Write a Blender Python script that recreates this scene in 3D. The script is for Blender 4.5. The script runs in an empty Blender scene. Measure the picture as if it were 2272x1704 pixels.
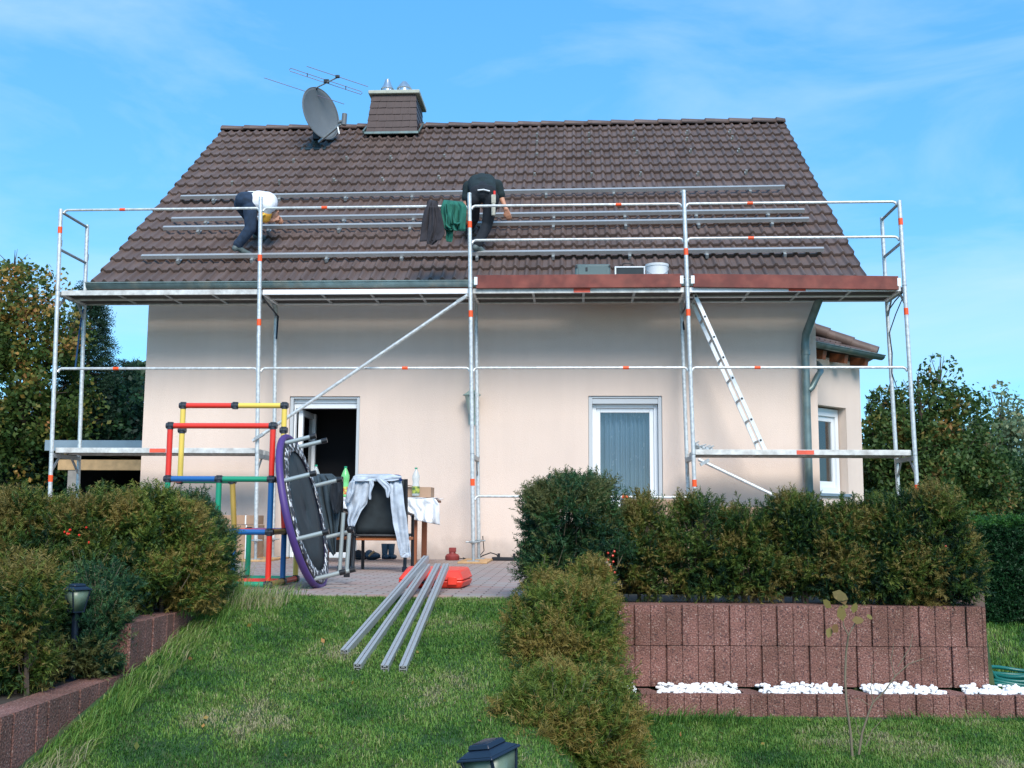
import bpy, math, random
import numpy as np
from mathutils import Vector, Matrix, noise
random.seed(7); rng = np.random.default_rng(11)
scn = bpy.context.scene
# ------------------------------------------------------------------ camera
CAM = np.array([6.3357, -12.6213, .541]); FPX = 2373.56
def cam_rot(y, p, r):
    cy, sy, cp, sp = math.cos(y), math.sin(y), math.cos(p), math.sin(p)
    f = np.array([-sy*cp, cy*cp, sp]); rt = np.array([cy, sy, 0]); up = np.cross(rt, f)
    c, s = math.cos(r), math.sin(r)
    return np.array([c*rt+s*up, -s*rt+c*up, f])
CM = cam_rot(.0581, .1235, .0065)
cd = bpy.data.cameras.new('camera'); cam = bpy.data.objects.new('camera', cd)
scn.collection.objects.link(cam)
cd.sensor_width = 36; cd.lens = FPX/2272*36; cd.clip_end = 2000; cd.clip_start = .05
cam.matrix_world = Matrix(((CM[0][0], CM[1][0], -CM[2][0], CAM[0]), (CM[0][1], CM[1][1], -CM[2][1], CAM[1]),
                           (CM[0][2], CM[1][2], -CM[2][2], CAM[2]), (0, 0, 0, 1)))
scn.camera = cam
scn.render.resolution_x = 1024; scn.render.resolution_y = 768
# ------------------------------------------------------------------ light
SUN_EL, SUN_AZ = math.radians(41), math.radians(164)      # azimuth clockwise from +Y
w = bpy.data.worlds.new('World'); scn.world = w; w.use_nodes = True
wn, wl = w.node_tree.nodes, w.node_tree.links
for n in list(wn): wn.remove(n)
def N(t, **k):
    n = wn.new(t)
    for a, b in k.items(): setattr(n, a, b)
    return n
sky = N('ShaderNodeTexSky'); sky.sky_type = 'NISHITA'; sky.sun_disc = False
sky.sun_elevation = SUN_EL; sky.sun_rotation = SUN_AZ; sky.air_density = 1.0; sky.dust_density = .35; sky.ozone_density = 2.0
hs = N('ShaderNodeHueSaturation'); hs.inputs['Saturation'].default_value = 1.05; hs.inputs['Value'].default_value = 1.0
tc = N('ShaderNodeTexCoord'); mp = N('ShaderNodeMapping'); mp.inputs['Scale'].default_value = (1.3, 1.3, 4.2)
mp.inputs['Rotation'].default_value = (.1, .35, .5)
nz = N('ShaderNodeTexNoise'); nz.inputs['Scale'].default_value = 2.3; nz.inputs['Detail'].default_value = 9; nz.inputs['Roughness'].default_value = .56
nz.inputs['Distortion'].default_value = .5
cr = N('ShaderNodeValToRGB'); cr.color_ramp.elements[0].position = .42; cr.color_ramp.elements[1].position = .76
cr.color_ramp.elements[0].color = (0, 0, 0, 1); cr.color_ramp.elements[1].color = (.52, .52, .52, 1)
mx = N('ShaderNodeMixRGB'); mx.inputs['Color2'].default_value = (3.2, 4.1, 4.7, 1)
bg = N('ShaderNodeBackground'); bg.inputs['Strength'].default_value = .145; ow = N('ShaderNodeOutputWorld')
tn_ = N('ShaderNodeMixRGB'); tn_.blend_type = 'MULTIPLY'; tn_.inputs[0].default_value = 1; tn_.inputs[2].default_value = (.86, 1.14, 1.30, 1)
wl.new(sky.outputs[0], tn_.inputs[1]); mxs = N('ShaderNodeMixRGB'); mxs.inputs[0].default_value = .58; mxs.inputs[2].default_value = (.58, 2.15, 4.15, 1); wl.new(tn_.outputs[0], mxs.inputs[1]); wl.new(mxs.outputs[0], hs.inputs['Color']); wl.new(hs.outputs[0], mx.inputs['Color1'])
wl.new(tc.outputs['Generated'], mp.inputs[0]); wl.new(mp.outputs[0], nz.inputs['Vector']); wl.new(nz.outputs['Fac'], cr.inputs[0])
wl.new(cr.outputs[0], mx.inputs['Fac']); wl.new(mx.outputs[0], bg.inputs['Color']); wl.new(bg.outputs[0], ow.inputs[0])
sl = bpy.data.lights.new('sun', 'SUN'); sl.energy = 2.7; sl.angle = math.radians(30); sl.color = (1, .94, .86)
so = bpy.data.objects.new('sun', sl); scn.collection.objects.link(so)
sd = Vector((math.sin(SUN_AZ)*math.cos(SUN_EL), math.cos(SUN_AZ)*math.cos(SUN_EL), math.sin(SUN_EL)))
so.rotation_euler = sd.to_track_quat('Z', 'Y').to_euler(); so.location = (0, 0, 30)
scn.view_settings.view_transform = 'Standard'; scn.view_settings.look = 'None'
scn.view_settings.exposure = .72; scn.view_settings.gamma = 1
# ------------------------------------------------------------------ helpers
def at(u, v, ax, val):                 # point of the photograph (pixel) on the plane axis = val
    d = CM.T @ np.array([(u-1136)/FPX, -(v-852)/FPX, 1]); return CAM + (val-CAM[ax])/d[ax]*d
def rdir(n):
    v = rng.normal(size=(n, 3)); return v/np.linalg.norm(v, axis=1, keepdims=True)
KD = 2272/2212
def D(x, y, Y): return at(x*KD, y*KD, 1, Y)
def DZ(x, y, Z): return at(x*KD, y*KD, 2, Z)
TP = math.tan(math.radians(38.7)); CP = math.cos(math.radians(38.7)); SP = math.sin(math.radians(38.7))
EY, EZ = .6, 3.48
def roofpt(x, y, off=0.0):             # point on the front roof slope, off metres above it
    d = CM.T @ np.array([(x*KD-1136)/FPX, -(y*KD-852)/FPX, 1])
    n = np.array([0, -SP, CP]); p0 = np.array([0, EY, EZ]) + n*off
    return CAM + d*np.dot(p0-CAM, n)/np.dot(d, n)
ORG = {}
def sharp(me, a=35):
    me.polygons.foreach_set('use_smooth', [True]*len(me.polygons)); me.set_sharp_from_angle(angle=math.radians(a))
def link(name, me, m, parent=None, org=None):
    o = bpy.data.objects.new(name, me); scn.collection.objects.link(o)
    if m is not None: me.materials.append(m)
    if parent is not None: o.parent = parent; ORG[o.name] = ORG[parent.name]
    else: o.location = org; ORG[o.name] = tuple(org)
    return o
def thing(name, label, cat, loc, group=None):
    o = bpy.data.objects.new(name, None); scn.collection.objects.link(o); o.location = loc; o.empty_display_size = .1
    ORG[o.name] = tuple(float(c) for c in loc); tag(o, label, cat, group); return o
def tag(o, label, cat, group=None, kind=None):
    if label: o['label'] = label
    if cat: o['category'] = cat
    if group: o['group'] = group
    if kind: o['kind'] = kind
    return o
class MB:
    def __init__(s): s.v = []; s.f = []
    def add(s, vs, fs):
        b = len(s.v); s.v += [tuple(map(float, v)) for v in vs]; s.f += [tuple(b+i for i in f) for f in fs]; return s
    def hexa(s, p): return s.add(p, [(0, 3, 2, 1), (4, 5, 6, 7), (0, 1, 5, 4), (1, 2, 6, 5), (2, 3, 7, 6), (3, 0, 4, 7)])
    def box(s, a, b):
        (x0, y0, z0), (x1, y1, z1) = a, b
        return s.hexa([(x0, y0, z0), (x1, y0, z0), (x1, y1, z0), (x0, y1, z0), (x0, y0, z1), (x1, y0, z1), (x1, y1, z1), (x0, y1, z1)])
    def obox(s, c, sx, sy, sz, X, Y, Z):
        c, X, Y, Z = [np.array(q, float) for q in (c, X, Y, Z)]
        return s.hexa([c+X*i*sx/2+Y*j*sy/2+Z*k*sz/2 for k in (-1, 1) for i, j in ((-1, -1), (1, -1), (1, 1), (-1, 1))])
    def bar(s, a, b, wd, ht, up=(0, 0, 1)):            # rectangular bar from a to b
        a, b = np.array(a, float), np.array(b, float); X = b-a; L = np.linalg.norm(X); X /= L
        Y = np.cross(up, X); Y /= np.linalg.norm(Y); Z = np.cross(X, Y)
        return s.obox((a+b)/2, L, wd, ht, X, Y, Z)
    def tube(s, a, b, r, n=12, r2=None, caps=True): return s.path([a, b], r, n, r2, caps)
    def path(s, pts, r, n=12, r2=None, caps=True, rr=None):
        P = [np.array(p, float) for p in pts]; m = len(P); b = len(s.v); ref = None
        for i, p in enumerate(P):
            t = P[min(i+1, m-1)]-P[max(i-1, 0)]; t /= (np.linalg.norm(t)+1e-9)
            if ref is None:
                ref = np.cross(t, (0, 0, 1)) if abs(t[2]) < .9 else np.cross(t, (0, 1, 0))
            ref = ref-t*np.dot(ref, t); ref /= np.linalg.norm(ref); q = np.cross(t, ref)
            ri = rr[i] if rr is not None else (r if r2 is None else r+(r2-r)*i/(m-1))
            for k in range(n):
                a = 2*math.pi*k/n; s.v.append(tuple(p+ri*(math.cos(a)*ref+math.sin(a)*q)))
        for i in range(m-1):
            for k in range(n):
                k2 = (k+1) % n; s.f.append((b+i*n+k, b+i*n+k2, b+(i+1)*n+k2, b+(i+1)*n+k))
        if caps: s.f.append(tuple(b+k for k in range(n))[::-1]); s.f.append(tuple(b+(m-1)*n+k for k in range(n)))
        return s
    def lathe(s, c, prof, n=20, ax=(0, 0, 1)):
        ax = np.array(ax, float); ax /= np.linalg.norm(ax); c = np.array(c, float)
        P = [c+ax*z for r, z in prof]; return s.path_r(P, [r for r, z in prof], ax, n)
    def path_r(s, P, R, ax, n):
        b = len(s.v); ref = np.cross(ax, (0, 0, 1)) if abs(ax[2]) < .9 else np.cross(ax, (0, 1, 0)); ref /= np.linalg.norm(ref); q = np.cross(ax, ref)
        for p, r in zip(P, R):
            for k in range(n):
                a = 2*math.pi*k/n; s.v.append(tuple(p+max(r, 1e-4)*(math.cos(a)*ref+math.sin(a)*q)))
        for i in range(len(P)-1):
            for k in range(n):
                k2 = (k+1) % n; s.f.append((b+i*n+k, b+i*n+k2, b+(i+1)*n+k2, b+(i+1)*n+k))
        s.f.append(tuple(b+k for k in range(n))[::-1]); s.f.append(tuple(b+(len(P)-1)*n+k for k in range(n)))
        return s
    def grid(s, fn, nu, nv):
        b = len(s.v)
        for j in range(nv+1):
            for i in range(nu+1): s.v.append(tuple(map(float, fn(i/nu, j/nv))))
        for j in range(nv):
            for i in range(nu):
                a = b+j*(nu+1)+i; s.f.append((a, a+1, a+nu+2, a+nu+1))
        return s
    def ball(s, c, r, sc=(1, 1, 1), n=10, m=7):
        b = len(s.v); c = np.array(c, float)
        for j in range(m+1):
            th = math.pi*j/m
            for k in range(n):
                a = 2*math.pi*k/n; s.v.append(tuple(c+r*np.array([math.sin(th)*math.cos(a)*sc[0], math.sin(th)*math.sin(a)*sc[1], math.cos(th)*sc[2]])))
        for j in range(m):
            for k in range(n):
                k2 = (k+1) % n; s.f.append((b+j*n+k, b+(j+1)*n+k, b+(j+1)*n+k2, b+j*n+k2))
        return s
    def prism(s, poly, vec):
        n = len(poly); vec = np.array(vec, float); vs = [tuple(p) for p in poly]+[tuple(np.array(p, float)+vec) for p in poly]
        return s.add(vs, [tuple(range(n))[::-1], tuple(range(n, 2*n))]+[(i, (i+1) % n, n+(i+1) % n, n+i) for i in range(n)])
    def build(s, name, m, parent=None, org=None, bevel=0, smooth=True, ang=35, solid=0, sub=0, weld=0):
        if parent is not None: og = np.array(ORG[parent.name])
        else:
            if org is None:
                V = np.array(s.v); org = ((V[:, 0].min()+V[:, 0].max())/2, (V[:, 1].min()+V[:, 1].max())/2, V[:, 2].min())
            og = np.array(org, float)
        me = bpy.data.meshes.new(name); me.from_pydata([tuple(np.array(v)-og) for v in s.v], [], s.f); me.update()
        if smooth: sharp(me, ang)
        o = link(name, me, m, parent, None if parent is not None else tuple(og))
        if weld: md = o.modifiers.new('weld', 'WELD'); md.merge_threshold = .0005
        if sub: md = o.modifiers.new('sub', 'SUBSURF'); md.levels = sub; md.render_levels = sub
        if solid: md = o.modifiers.new('solid', 'SOLIDIFY'); md.thickness = solid; md.offset = 0
        if bevel: md = o.modifiers.new('bevel', 'BEVEL'); md.width = bevel; md.segments = 2; md.limit_method = 'ANGLE'
        return o
def npmesh(name, V, F, m, parent=None, org=(0, 0, 0), tint=None, smooth=False):   # V (n,3), F (k,3|4) arrays
    og = np.array(ORG[parent.name] if parent is not None else org)
    me = bpy.data.meshes.new(name); V = (V-og).astype(np.float32); k = F.shape[1]
    me.vertices.add(len(V)); me.vertices.foreach_set('co', V.ravel())
    me.loops.add(F.size); me.loops.foreach_set('vertex_index', F.astype(np.int32).ravel())
    me.polygons.add(len(F)); me.polygons.foreach_set('loop_start', np.arange(0, F.size, k, dtype=np.int32))
    try: me.polygons.foreach_set('loop_total', np.full(len(F), k, dtype=np.int32))
    except Exception: pass
    if smooth: me.polygons.foreach_set('use_smooth', np.ones(len(F), bool))
    me.update(calc_edges=True)
    if tint is not None:
        a = me.attributes.new('tint', 'FLOAT', 'FACE'); a.data.foreach_set('value', tint.astype(np.float32))
    return link(name, me, m, parent, None if parent is not None else tuple(og))
# ------------------------------------------------------------------ materials
def mat(name, col, rough=.6, metal=0, var=0, vs=8, bump=0, bs=60, col2=None, c2s=3, c2t=(.45, .6), spec=.5, clear=0, alpha=None):
    m = bpy.data.materials.new(name); m.use_nodes = True; nt = m.node_tree; b = nt.nodes['Principled BSDF']; L = nt.links
    b.inputs['Base Color'].default_value = (*col, 1); b.inputs['Roughness'].default_value = rough; b.inputs['Metallic'].default_value = metal
    b.inputs['Specular IOR Level'].default_value = spec; b.inputs['Coat Weight'].default_value = clear
    t = nt.nodes.new('ShaderNodeTexCoord'); src = None
    if col2 is not None:
        n = nt.nodes.new('ShaderNodeTexNoise'); n.inputs['Scale'].default_value = c2s; n.inputs['Detail'].default_value = 6; L.new(t.outputs['Object'], n.inputs['Vector'])
        r = nt.nodes.new('ShaderNodeValToRGB'); r.color_ramp.elements[0].position = c2t[0]; r.color_ramp.elements[1].position = c2t[1]
        r.color_ramp.elements[0].color = (*col, 1); r.color_ramp.elements[1].color = (*col2, 1)
        L.new(n.outputs['Fac'], r.inputs[0]); src = r.outputs[0]
    if var:
        n = nt.nodes.new('ShaderNodeTexNoise'); n.inputs['Scale'].default_value = vs; n.inputs['Detail'].default_value = 5; L.new(t.outputs['Object'], n.inputs['Vector'])
        mr = nt.nodes.new('ShaderNodeMapRange'); mr.inputs['From Min'].default_value = .3; mr.inputs['From Max'].default_value = .7
        mr.inputs['To Min'].default_value = 1-var; mr.inputs['To Max'].default_value = 1+var; L.new(n.outputs['Fac'], mr.inputs['Value'])
        mm = nt.nodes.new('ShaderNodeMixRGB'); mm.blend_type = 'MULTIPLY'; mm.inputs['Fac'].default_value = 1
        if src: L.new(src, mm.inputs['Color1'])
        else: mm.inputs['Color1'].default_value = (*col, 1)
        L.new(mr.outputs[0], mm.inputs['Color2']); src = mm.outputs[0]
    if src: L.new(src, b.inputs['Base Color'])
    if bump:
        n = nt.nodes.new('ShaderNodeTexNoise'); n.inputs['Scale'].default_value = bs; n.inputs['Detail'].default_value = 4; L.new(t.outputs['Object'], n.inputs['Vector'])
        bp = nt.nodes.new('ShaderNodeBump'); bp.inputs['Strength'].default_value = min(1, bump); bp.inputs['Distance'].default_value = .01
        L.new(n.outputs['Fac'], bp.inputs['Height']); L.new(bp.outputs[0], b.inputs['Normal'])
    return m
def leafmat(name, stops, rough=.55, trans=.35):           # colour picked per leaf from the face attribute
    m = bpy.data.materials.new(name); m.use_nodes = True; nt = m.node_tree; b = nt.nodes['Principled BSDF']; L = nt.links
    a = nt.nodes.new('ShaderNodeAttribute'); a.attribute_name = 'tint'
    r = nt.nodes.new('ShaderNodeValToRGB'); e = r.color_ramp.elements
    while len(e) < len(stops): e.new(.5)
    for k, (p, c) in enumerate(stops): e[k].position = p; e[k].color = (*c, 1)
    L.new(a.outputs['Fac'], r.inputs[0]); L.new(r.outputs[0], b.inputs['Base Color']); b.inputs['Roughness'].default_value = rough
    b.inputs['Specular IOR Level'].default_value = .3
    tr = nt.nodes.new('ShaderNodeBsdfTranslucent'); L.new(r.outputs[0], tr.inputs[0]); ms = nt.nodes.new('ShaderNodeMixShader')
    ms.inputs[0].default_value = trans; L.new(b.outputs[0], ms.inputs[1]); L.new(tr.outputs[0], ms.inputs[2])
    L.new(ms.outputs[0], nt.nodes['Material Output'].inputs[0]); return m
def wnode(m, t): return m.node_tree.nodes.new(t)
M = {}
M['stucco'] = mat('stucco', (.73, .59, .50), .9, var=.03, vs=1.1, bump=.5, bs=170)
m = M['stucco']; nt = m.node_tree; L = nt.links; b = nt.nodes['Principled BSDF']; t = nt.nodes.new('ShaderNodeTexCoord'); old = b.inputs['Base Color'].links[0].from_socket
mp_ = nt.nodes.new('ShaderNodeMapping'); mp_.inputs['Scale'].default_value = (3.2, 3.2, .35); n = nt.nodes.new('ShaderNodeTexNoise'); n.inputs['Scale'].default_value = 2.2; n.inputs['Detail'].default_value = 7
L.new(t.outputs['Object'], mp_.inputs[0]); L.new(mp_.outputs[0], n.inputs['Vector']); r = nt.nodes.new('ShaderNodeMapRange'); r.inputs['From Min'].default_value = .35; r.inputs['From Max'].default_value = .75; r.inputs['To Min'].default_value = 1.0; r.inputs['To Max'].default_value = .96
L.new(n.outputs['Fac'], r.inputs['Value']); sx = nt.nodes.new('ShaderNodeSeparateXYZ'); L.new(t.outputs['Object'], sx.inputs[0])
n2 = nt.nodes.new('ShaderNodeTexNoise'); n2.inputs['Scale'].default_value = 7; n2.inputs['Detail'].default_value = 6; L.new(t.outputs['Object'], n2.inputs['Vector'])
ad = nt.nodes.new('ShaderNodeMath'); ad.operation = 'MULTIPLY_ADD'; ad.inputs[1].default_value = -.35; L.new(n2.outputs['Fac'], ad.inputs[0]); L.new(sx.outputs['Z'], ad.inputs[2])
r2 = nt.nodes.new('ShaderNodeMapRange'); r2.inputs['From Min'].default_value = -.12; r2.inputs['From Max'].default_value = .12; r2.inputs['To Min'].default_value = .74; r2.inputs['To Max'].default_value = 1; L.new(ad.outputs[0], r2.inputs['Value'])
m1 = nt.nodes.new('ShaderNodeMath'); m1.operation = 'MULTIPLY'; L.new(r.outputs[0], m1.inputs[0]); L.new(r2.outputs[0], m1.inputs[1])
mm = nt.nodes.new('ShaderNodeMixRGB'); mm.blend_type = 'MULTIPLY'; mm.inputs[0].default_value = 1; L.new(old, mm.inputs[1]); L.new(m1.outputs[0], mm.inputs[2]); L.new(mm.outputs[0], b.inputs['Base Color'])
M['galv'] = mat('galvanised_steel', (.60, .62, .61), .45, .4, var=.22, vs=26, bump=.05)
M['galv_dull'] = mat('weathered_steel', (.36, .39, .40), .55, .5, var=.2, vs=30)
M['alu'] = mat('aluminium', (.74, .74, .73), .4, .4, var=.08, vs=30)
M['rail_alu'] = mat('rail_aluminium', (.46, .46, .46), .4, .45, var=.06, vs=30)
M['deck'] = mat('deck_steel', (.60, .60, .57), .6, .25, var=.22, vs=14, col2=(.42, .40, .37), c2s=6, c2t=(.5, .75))
M['deck_white'] = mat('deck_aluminium', (.80, .81, .82), .5, .2, var=.06, vs=20)
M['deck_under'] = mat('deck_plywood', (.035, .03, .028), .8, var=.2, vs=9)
M['orange'] = mat('orange_marking', (.90, .09, .012), .45)
M['plate_red'] = mat('red_sticker', (.75, .10, .05), .5, var=.15, vs=20)
M['toe'] = mat('toeboard_wood', (.145, .026, .018), .65, var=.25, vs=7, col2=(.20, .045, .03), c2s=4)
M['pad'] = mat('wood_pad', (.50, .30, .14), .75, var=.2, vs=12)
M['zinc'] = mat('weathered_zinc', (.155, .215, .21), .45, .5, var=.2, vs=9, col2=(.24, .25, .21), c2s=5, c2t=(.5, .7))
M['zinc_flash'] = mat('zinc_fascia', (.30, .36, .40), .45, .5, var=.1, vs=5)
M['white'] = mat('white_pvc', (.80, .82, .83), .3)
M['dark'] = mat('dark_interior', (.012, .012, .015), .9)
M['shut'] = mat('shutter_rail', (.50, .53, .55), .4)
M['beam'] = mat('larch_beam', (.52, .33, .16), .7, var=.18, vs=10)
M['rafter'] = mat('rafter_wood', (.20, .06, .02), .6, var=.2, vs=10)
M['postwood'] = mat('grey_post', (.30, .27, .24), .8, var=.15)
M['conc'] = mat('chimney_cap_concrete', (.42, .43, .36), .85, var=.12, vs=12)
M['steel'] = mat('stainless_steel', (.62, .64, .67), .25, .9)
M['dish'] = mat('dish_grey', (.125, .14, .15), .5, var=.05)
M['black'] = mat('black_plastic', (.012, .013, .016), .4)
M['navy'] = mat('navy_enamel', (.007, .014, .030), .35)
M['skin'] = mat('skin', (.50, .24, .15), .55)
M['denim'] = mat('dark_denim', (.016, .034, .068), .9, var=.35, vs=14, bump=.3, bs=40)
M['blackcloth'] = mat('black_cloth', (.010, .014, .02), .92, var=.3, vs=12, bump=.2, bs=30)
M['shirt_dark'] = mat('dark_green_black_shirt', (.010, .022, .025), .92, var=.25, vs=10)
M['shirt_white'] = mat('white_shirt', (.72, .73, .76), .85, var=.06, vs=9)
M['shirt_org'] = mat('orange_sleeve', (.85, .42, .05), .8)
M['hair'] = mat('brown_hair', (.05, .025, .015), .7)
M['shoe'] = mat('shoe_grey', (.09, .12, .12), .6)
M['green_cloth'] = mat('green_cloth', (.014, .125, .09), .9, var=.2, vs=10, bump=.2, bs=30)
M['char_cloth'] = mat('charcoal_cloth', (.03, .027, .033), .92, var=.25, vs=10)
M['fleece'] = mat('slate_fleece', (.035, .055, .068), .95, var=.2, vs=12)
M['greydenim'] = mat('pale_denim', (.42, .47, .53), .9, var=.25, vs=13, bump=.3, bs=50)
M['whitecloth'] = mat('white_cloth', (.78, .79, .80), .85, var=.04)
M['q_red'] = mat('red_tube', (.72, .035, .02), .38)
M['q_yel'] = mat('yellow_tube', (.78, .56, .10), .4)
M['q_blue'] = mat('blue_tube', (.012, .11, .33), .38)
M['q_green'] = mat('green_tube', (.012, .27, .15), .38)
M['q_gold'] = mat('ochre_tube', (.42, .29, .06), .45)
M['q_black'] = mat('connector_black', (.025, .03, .04), .4)
M['purple'] = mat('purple_pad', (.075, .034, .175), .55, var=.08)
M['mat_black'] = mat('trampoline_mat', (.022, .033, .038), .75, var=.3, vs=7)
M['sprint'] = mat('spring_cover', (.03, .035, .045), .6, col2=(.8, .8, .8), c2s=24, c2t=(.53, .57))
M['tubegrey'] = mat('grey_tube', (.36, .41, .41), .4, .3)
M['card'] = mat('cardboard', (.36, .23, .15), .85, var=.08, vs=6)
M['redcase'] = mat('red_case_plastic', (.75, .045, .022), .4, bump=.03)
M['brick_red'] = mat('dark_red_plastic', (.25, .035, .03), .5)
M['tablewood'] = mat('brown_table_wood', (.26, .08, .03), .5)
M['seat'] = mat('orange_seat', (.42, .12, .03), .6)
M['mesh'] = mat('dark_chair_fabric', (.016, .024, .028), .8, var=.3, vs=10)
M['boot'] = mat('blue_rubber', (.02, .055, .09), .5)
M['tool'] = mat('grey_green_toolbox', (.10, .15, .15), .5)
M['bucket'] = mat('white_bucket', (.72, .73, .74), .4)
M['hose'] = mat('green_hose', (.008, .12, .10), .35)
M['bark'] = mat('bark', (.085, .06, .045), .9, var=.25, vs=14, bump=.5, bs=40)
M['twig'] = mat('pale_twig', (.16, .13, .085), .8)
M['soil'] = mat('soil', (.035, .026, .018), .95, var=.3, vs=10)
M['pebble'] = mat('white_pebble', (.86, .86, .86), .7)
M['berry'] = mat('red_berry', (.62, .03, .012), .35)
M['lampglass'] = mat('frosted_lamp_pane', (.12, .17, .12), .35, var=.15, vs=30)
M['walllamp'] = mat('wall_lamp_green', (.30, .42, .38), .4, .2)
# block wall: washed concrete
m = mat('washed_block', (.235, .135, .125), .95, bump=.9, bs=95); M['block'] = m
nt = m.node_tree; b = nt.nodes['Principled BSDF']; t = wnode(m, 'ShaderNodeTexCoord')
n1 = wnode(m, 'ShaderNodeTexNoise'); n1.inputs['Scale'].default_value = 120; n1.inputs['Detail'].default_value = 3
r1 = wnode(m, 'ShaderNodeValToRGB'); e = r1.color_ramp.elements
e[0].position = .33; e[0].color = (.05, .035, .04, 1); e[1].position = .45; e[1].color = (.19, .086, .067, 1)
q = e.new(.6); q.color = (.235, .115, .09, 1); q = e.new(.70); q.color = (.38, .30, .26, 1)
n2 = wnode(m, 'ShaderNodeTexNoise'); n2.inputs['Scale'].default_value = 5; n2.inputs['Detail'].default_value = 4
r2 = wnode(m, 'ShaderNodeValToRGB'); r2.color_ramp.elements[0].color = (.72, .68, .64, 1); r2.color_ramp.elements[1].color = (1.15, 1.1, 1.12, 1)
r2.color_ramp.elements[0].position = .35; r2.color_ramp.elements[1].position = .65
mm = wnode(m, 'ShaderNodeMixRGB'); mm.blend_type = 'MULTIPLY'; mm.inputs[0].default_value = 1
L = nt.links; L.new(t.outputs['Object'], n1.inputs['Vector']); L.new(t.outputs['Object'], n2.inputs['Vector']); L.new(n1.outputs[0], r1.inputs[0]); L.new(n2.outputs[0], r2.inputs[0])
L.new(r1.outputs[0], mm.inputs[1]); L.new(r2.outputs[0], mm.inputs[2]); L.new(mm.outputs[0], b.inputs['Base Color'])
# roof tile: each tile its own shade, plus lichen
PIT = .151; ROW = 6.15/18
m = mat('concrete_roof_tile', (.09, .06, .055), .55, bump=.15, bs=120); M['tile'] = m
nt = m.node_tree; L = nt.links; b = nt.nodes['Principled BSDF']; t = wnode(m, 'ShaderNodeTexCoord')
mpn = wnode(m, 'ShaderNodeVectorMath'); mpn.operation = 'MULTIPLY'; mpn.inputs[1].default_value = (1/PIT, 1/(ROW*CP), 0)
fl = wnode(m, 'ShaderNodeVectorMath'); fl.operation = 'FLOOR'; wnz = wnode(m, 'ShaderNodeTexWhiteNoise'); wnz.noise_dimensions = '2D'
r = wnode(m, 'ShaderNodeValToRGB'); e = r.color_ramp.elements; e[0].color = (.096, .064, .054, 1); e[1].color = (.132, .090, .077, 1)
n2 = wnode(m, 'ShaderNodeTexNoise'); n2.inputs['Scale'].default_value = 2.2; n2.inputs['Detail'].default_value = 8
r2 = wnode(m, 'ShaderNodeValToRGB'); e = r2.color_ramp.elements; e[0].position = .3; e[0].color = (.90, .90, .90, 1); e[1].position = .7; e[1].color = (1.08, 1.07, 1.06, 1)
mm = wnode(m, 'ShaderNodeMixRGB'); mm.blend_type = 'MULTIPLY'; mm.inputs[0].default_value = 1
n3 = wnode(m, 'ShaderNodeTexNoise'); n3.inputs['Scale'].default_value = 9; n3.inputs['Detail'].default_value = 5
r3 = wnode(m, 'ShaderNodeValToRGB'); r3.color_ramp.elements[0].position = .68; r3.color_ramp.elements[1].position = .8; r3.color_ramp.elements[1].color = (.04, .04, .04, 1)
mm2 = wnode(m, 'ShaderNodeMixRGB'); mm2.inputs[2].default_value = (.30, .27, .24, 1)
for a_, b_ in ((t.outputs['Object'], mpn.inputs[0]), (mpn.outputs[0], fl.inputs[0]), (fl.outputs[0], wnz.inputs['Vector']), (wnz.outputs['Value'], r.inputs[0]),
               (t.outputs['Object'], n2.inputs['Vector']), (n2.outputs[0], r2.inputs[0]), (r.outputs[0], mm.inputs[1]), (r2.outputs[0], mm.inputs[2]),
               (t.outputs['Object'], n3.inputs['Vector']), (n3.outputs[0], r3.inputs[0]), (r3.outputs[0], mm2.inputs[0]), (mm.outputs[0], mm2.inputs[1]), (mm2.outputs[0], b.inputs['Base Color'])): L.new(a_, b_)
M['slate'] = mat('slate_cladding', (.062, .038, .035), .6, var=.15, vs=10)
# paving
m = mat('pavers', (.3, .28, .26), .85, bump=.2, bs=60); M['pave'] = m; nt = m.node_tree; L = nt.links; b = nt.nodes['Principled BSDF']
t = wnode(m, 'ShaderNodeTexCoord'); bt = wnode(m, 'ShaderNodeTexBrick'); bt.inputs['Scale'].default_value = 1; bt.inputs['Brick Width'].default_value = .2; bt.inputs['Row Height'].default_value = .1
bt.inputs['Mortar Size'].default_value = .006; bt.inputs['Color1'].default_value = (.34, .30, .275, 1); bt.inputs['Color2'].default_value = (.36, .245, .215, 1); bt.inputs['Mortar'].default_value = (.13, .085, .07, 1)
L.new(t.outputs['Object'], bt.inputs['Vector'])
n2 = wnode(m, 'ShaderNodeTexNoise'); n2.inputs['Scale'].default_value = 3; n2.inputs['Detail'].default_value = 7; L.new(t.outputs['Object'], n2.inputs['Vector'])
mr = wnode(m, 'ShaderNodeMapRange'); mr.inputs['To Min'].default_value = .75; mr.inputs['To Max'].default_value = 1.2; L.new(n2.outputs[0], mr.inputs[0])
mm = wnode(m, 'ShaderNodeMixRGB'); mm.blend_type = 'MULTIPLY'; mm.inputs[0].default_value = 1; L.new(bt.outputs['Color'], mm.inputs[1]); L.new(mr.outputs[0], mm.inputs[2]); L.new(mm.outputs[0], b.inputs['Base Color'])
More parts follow.
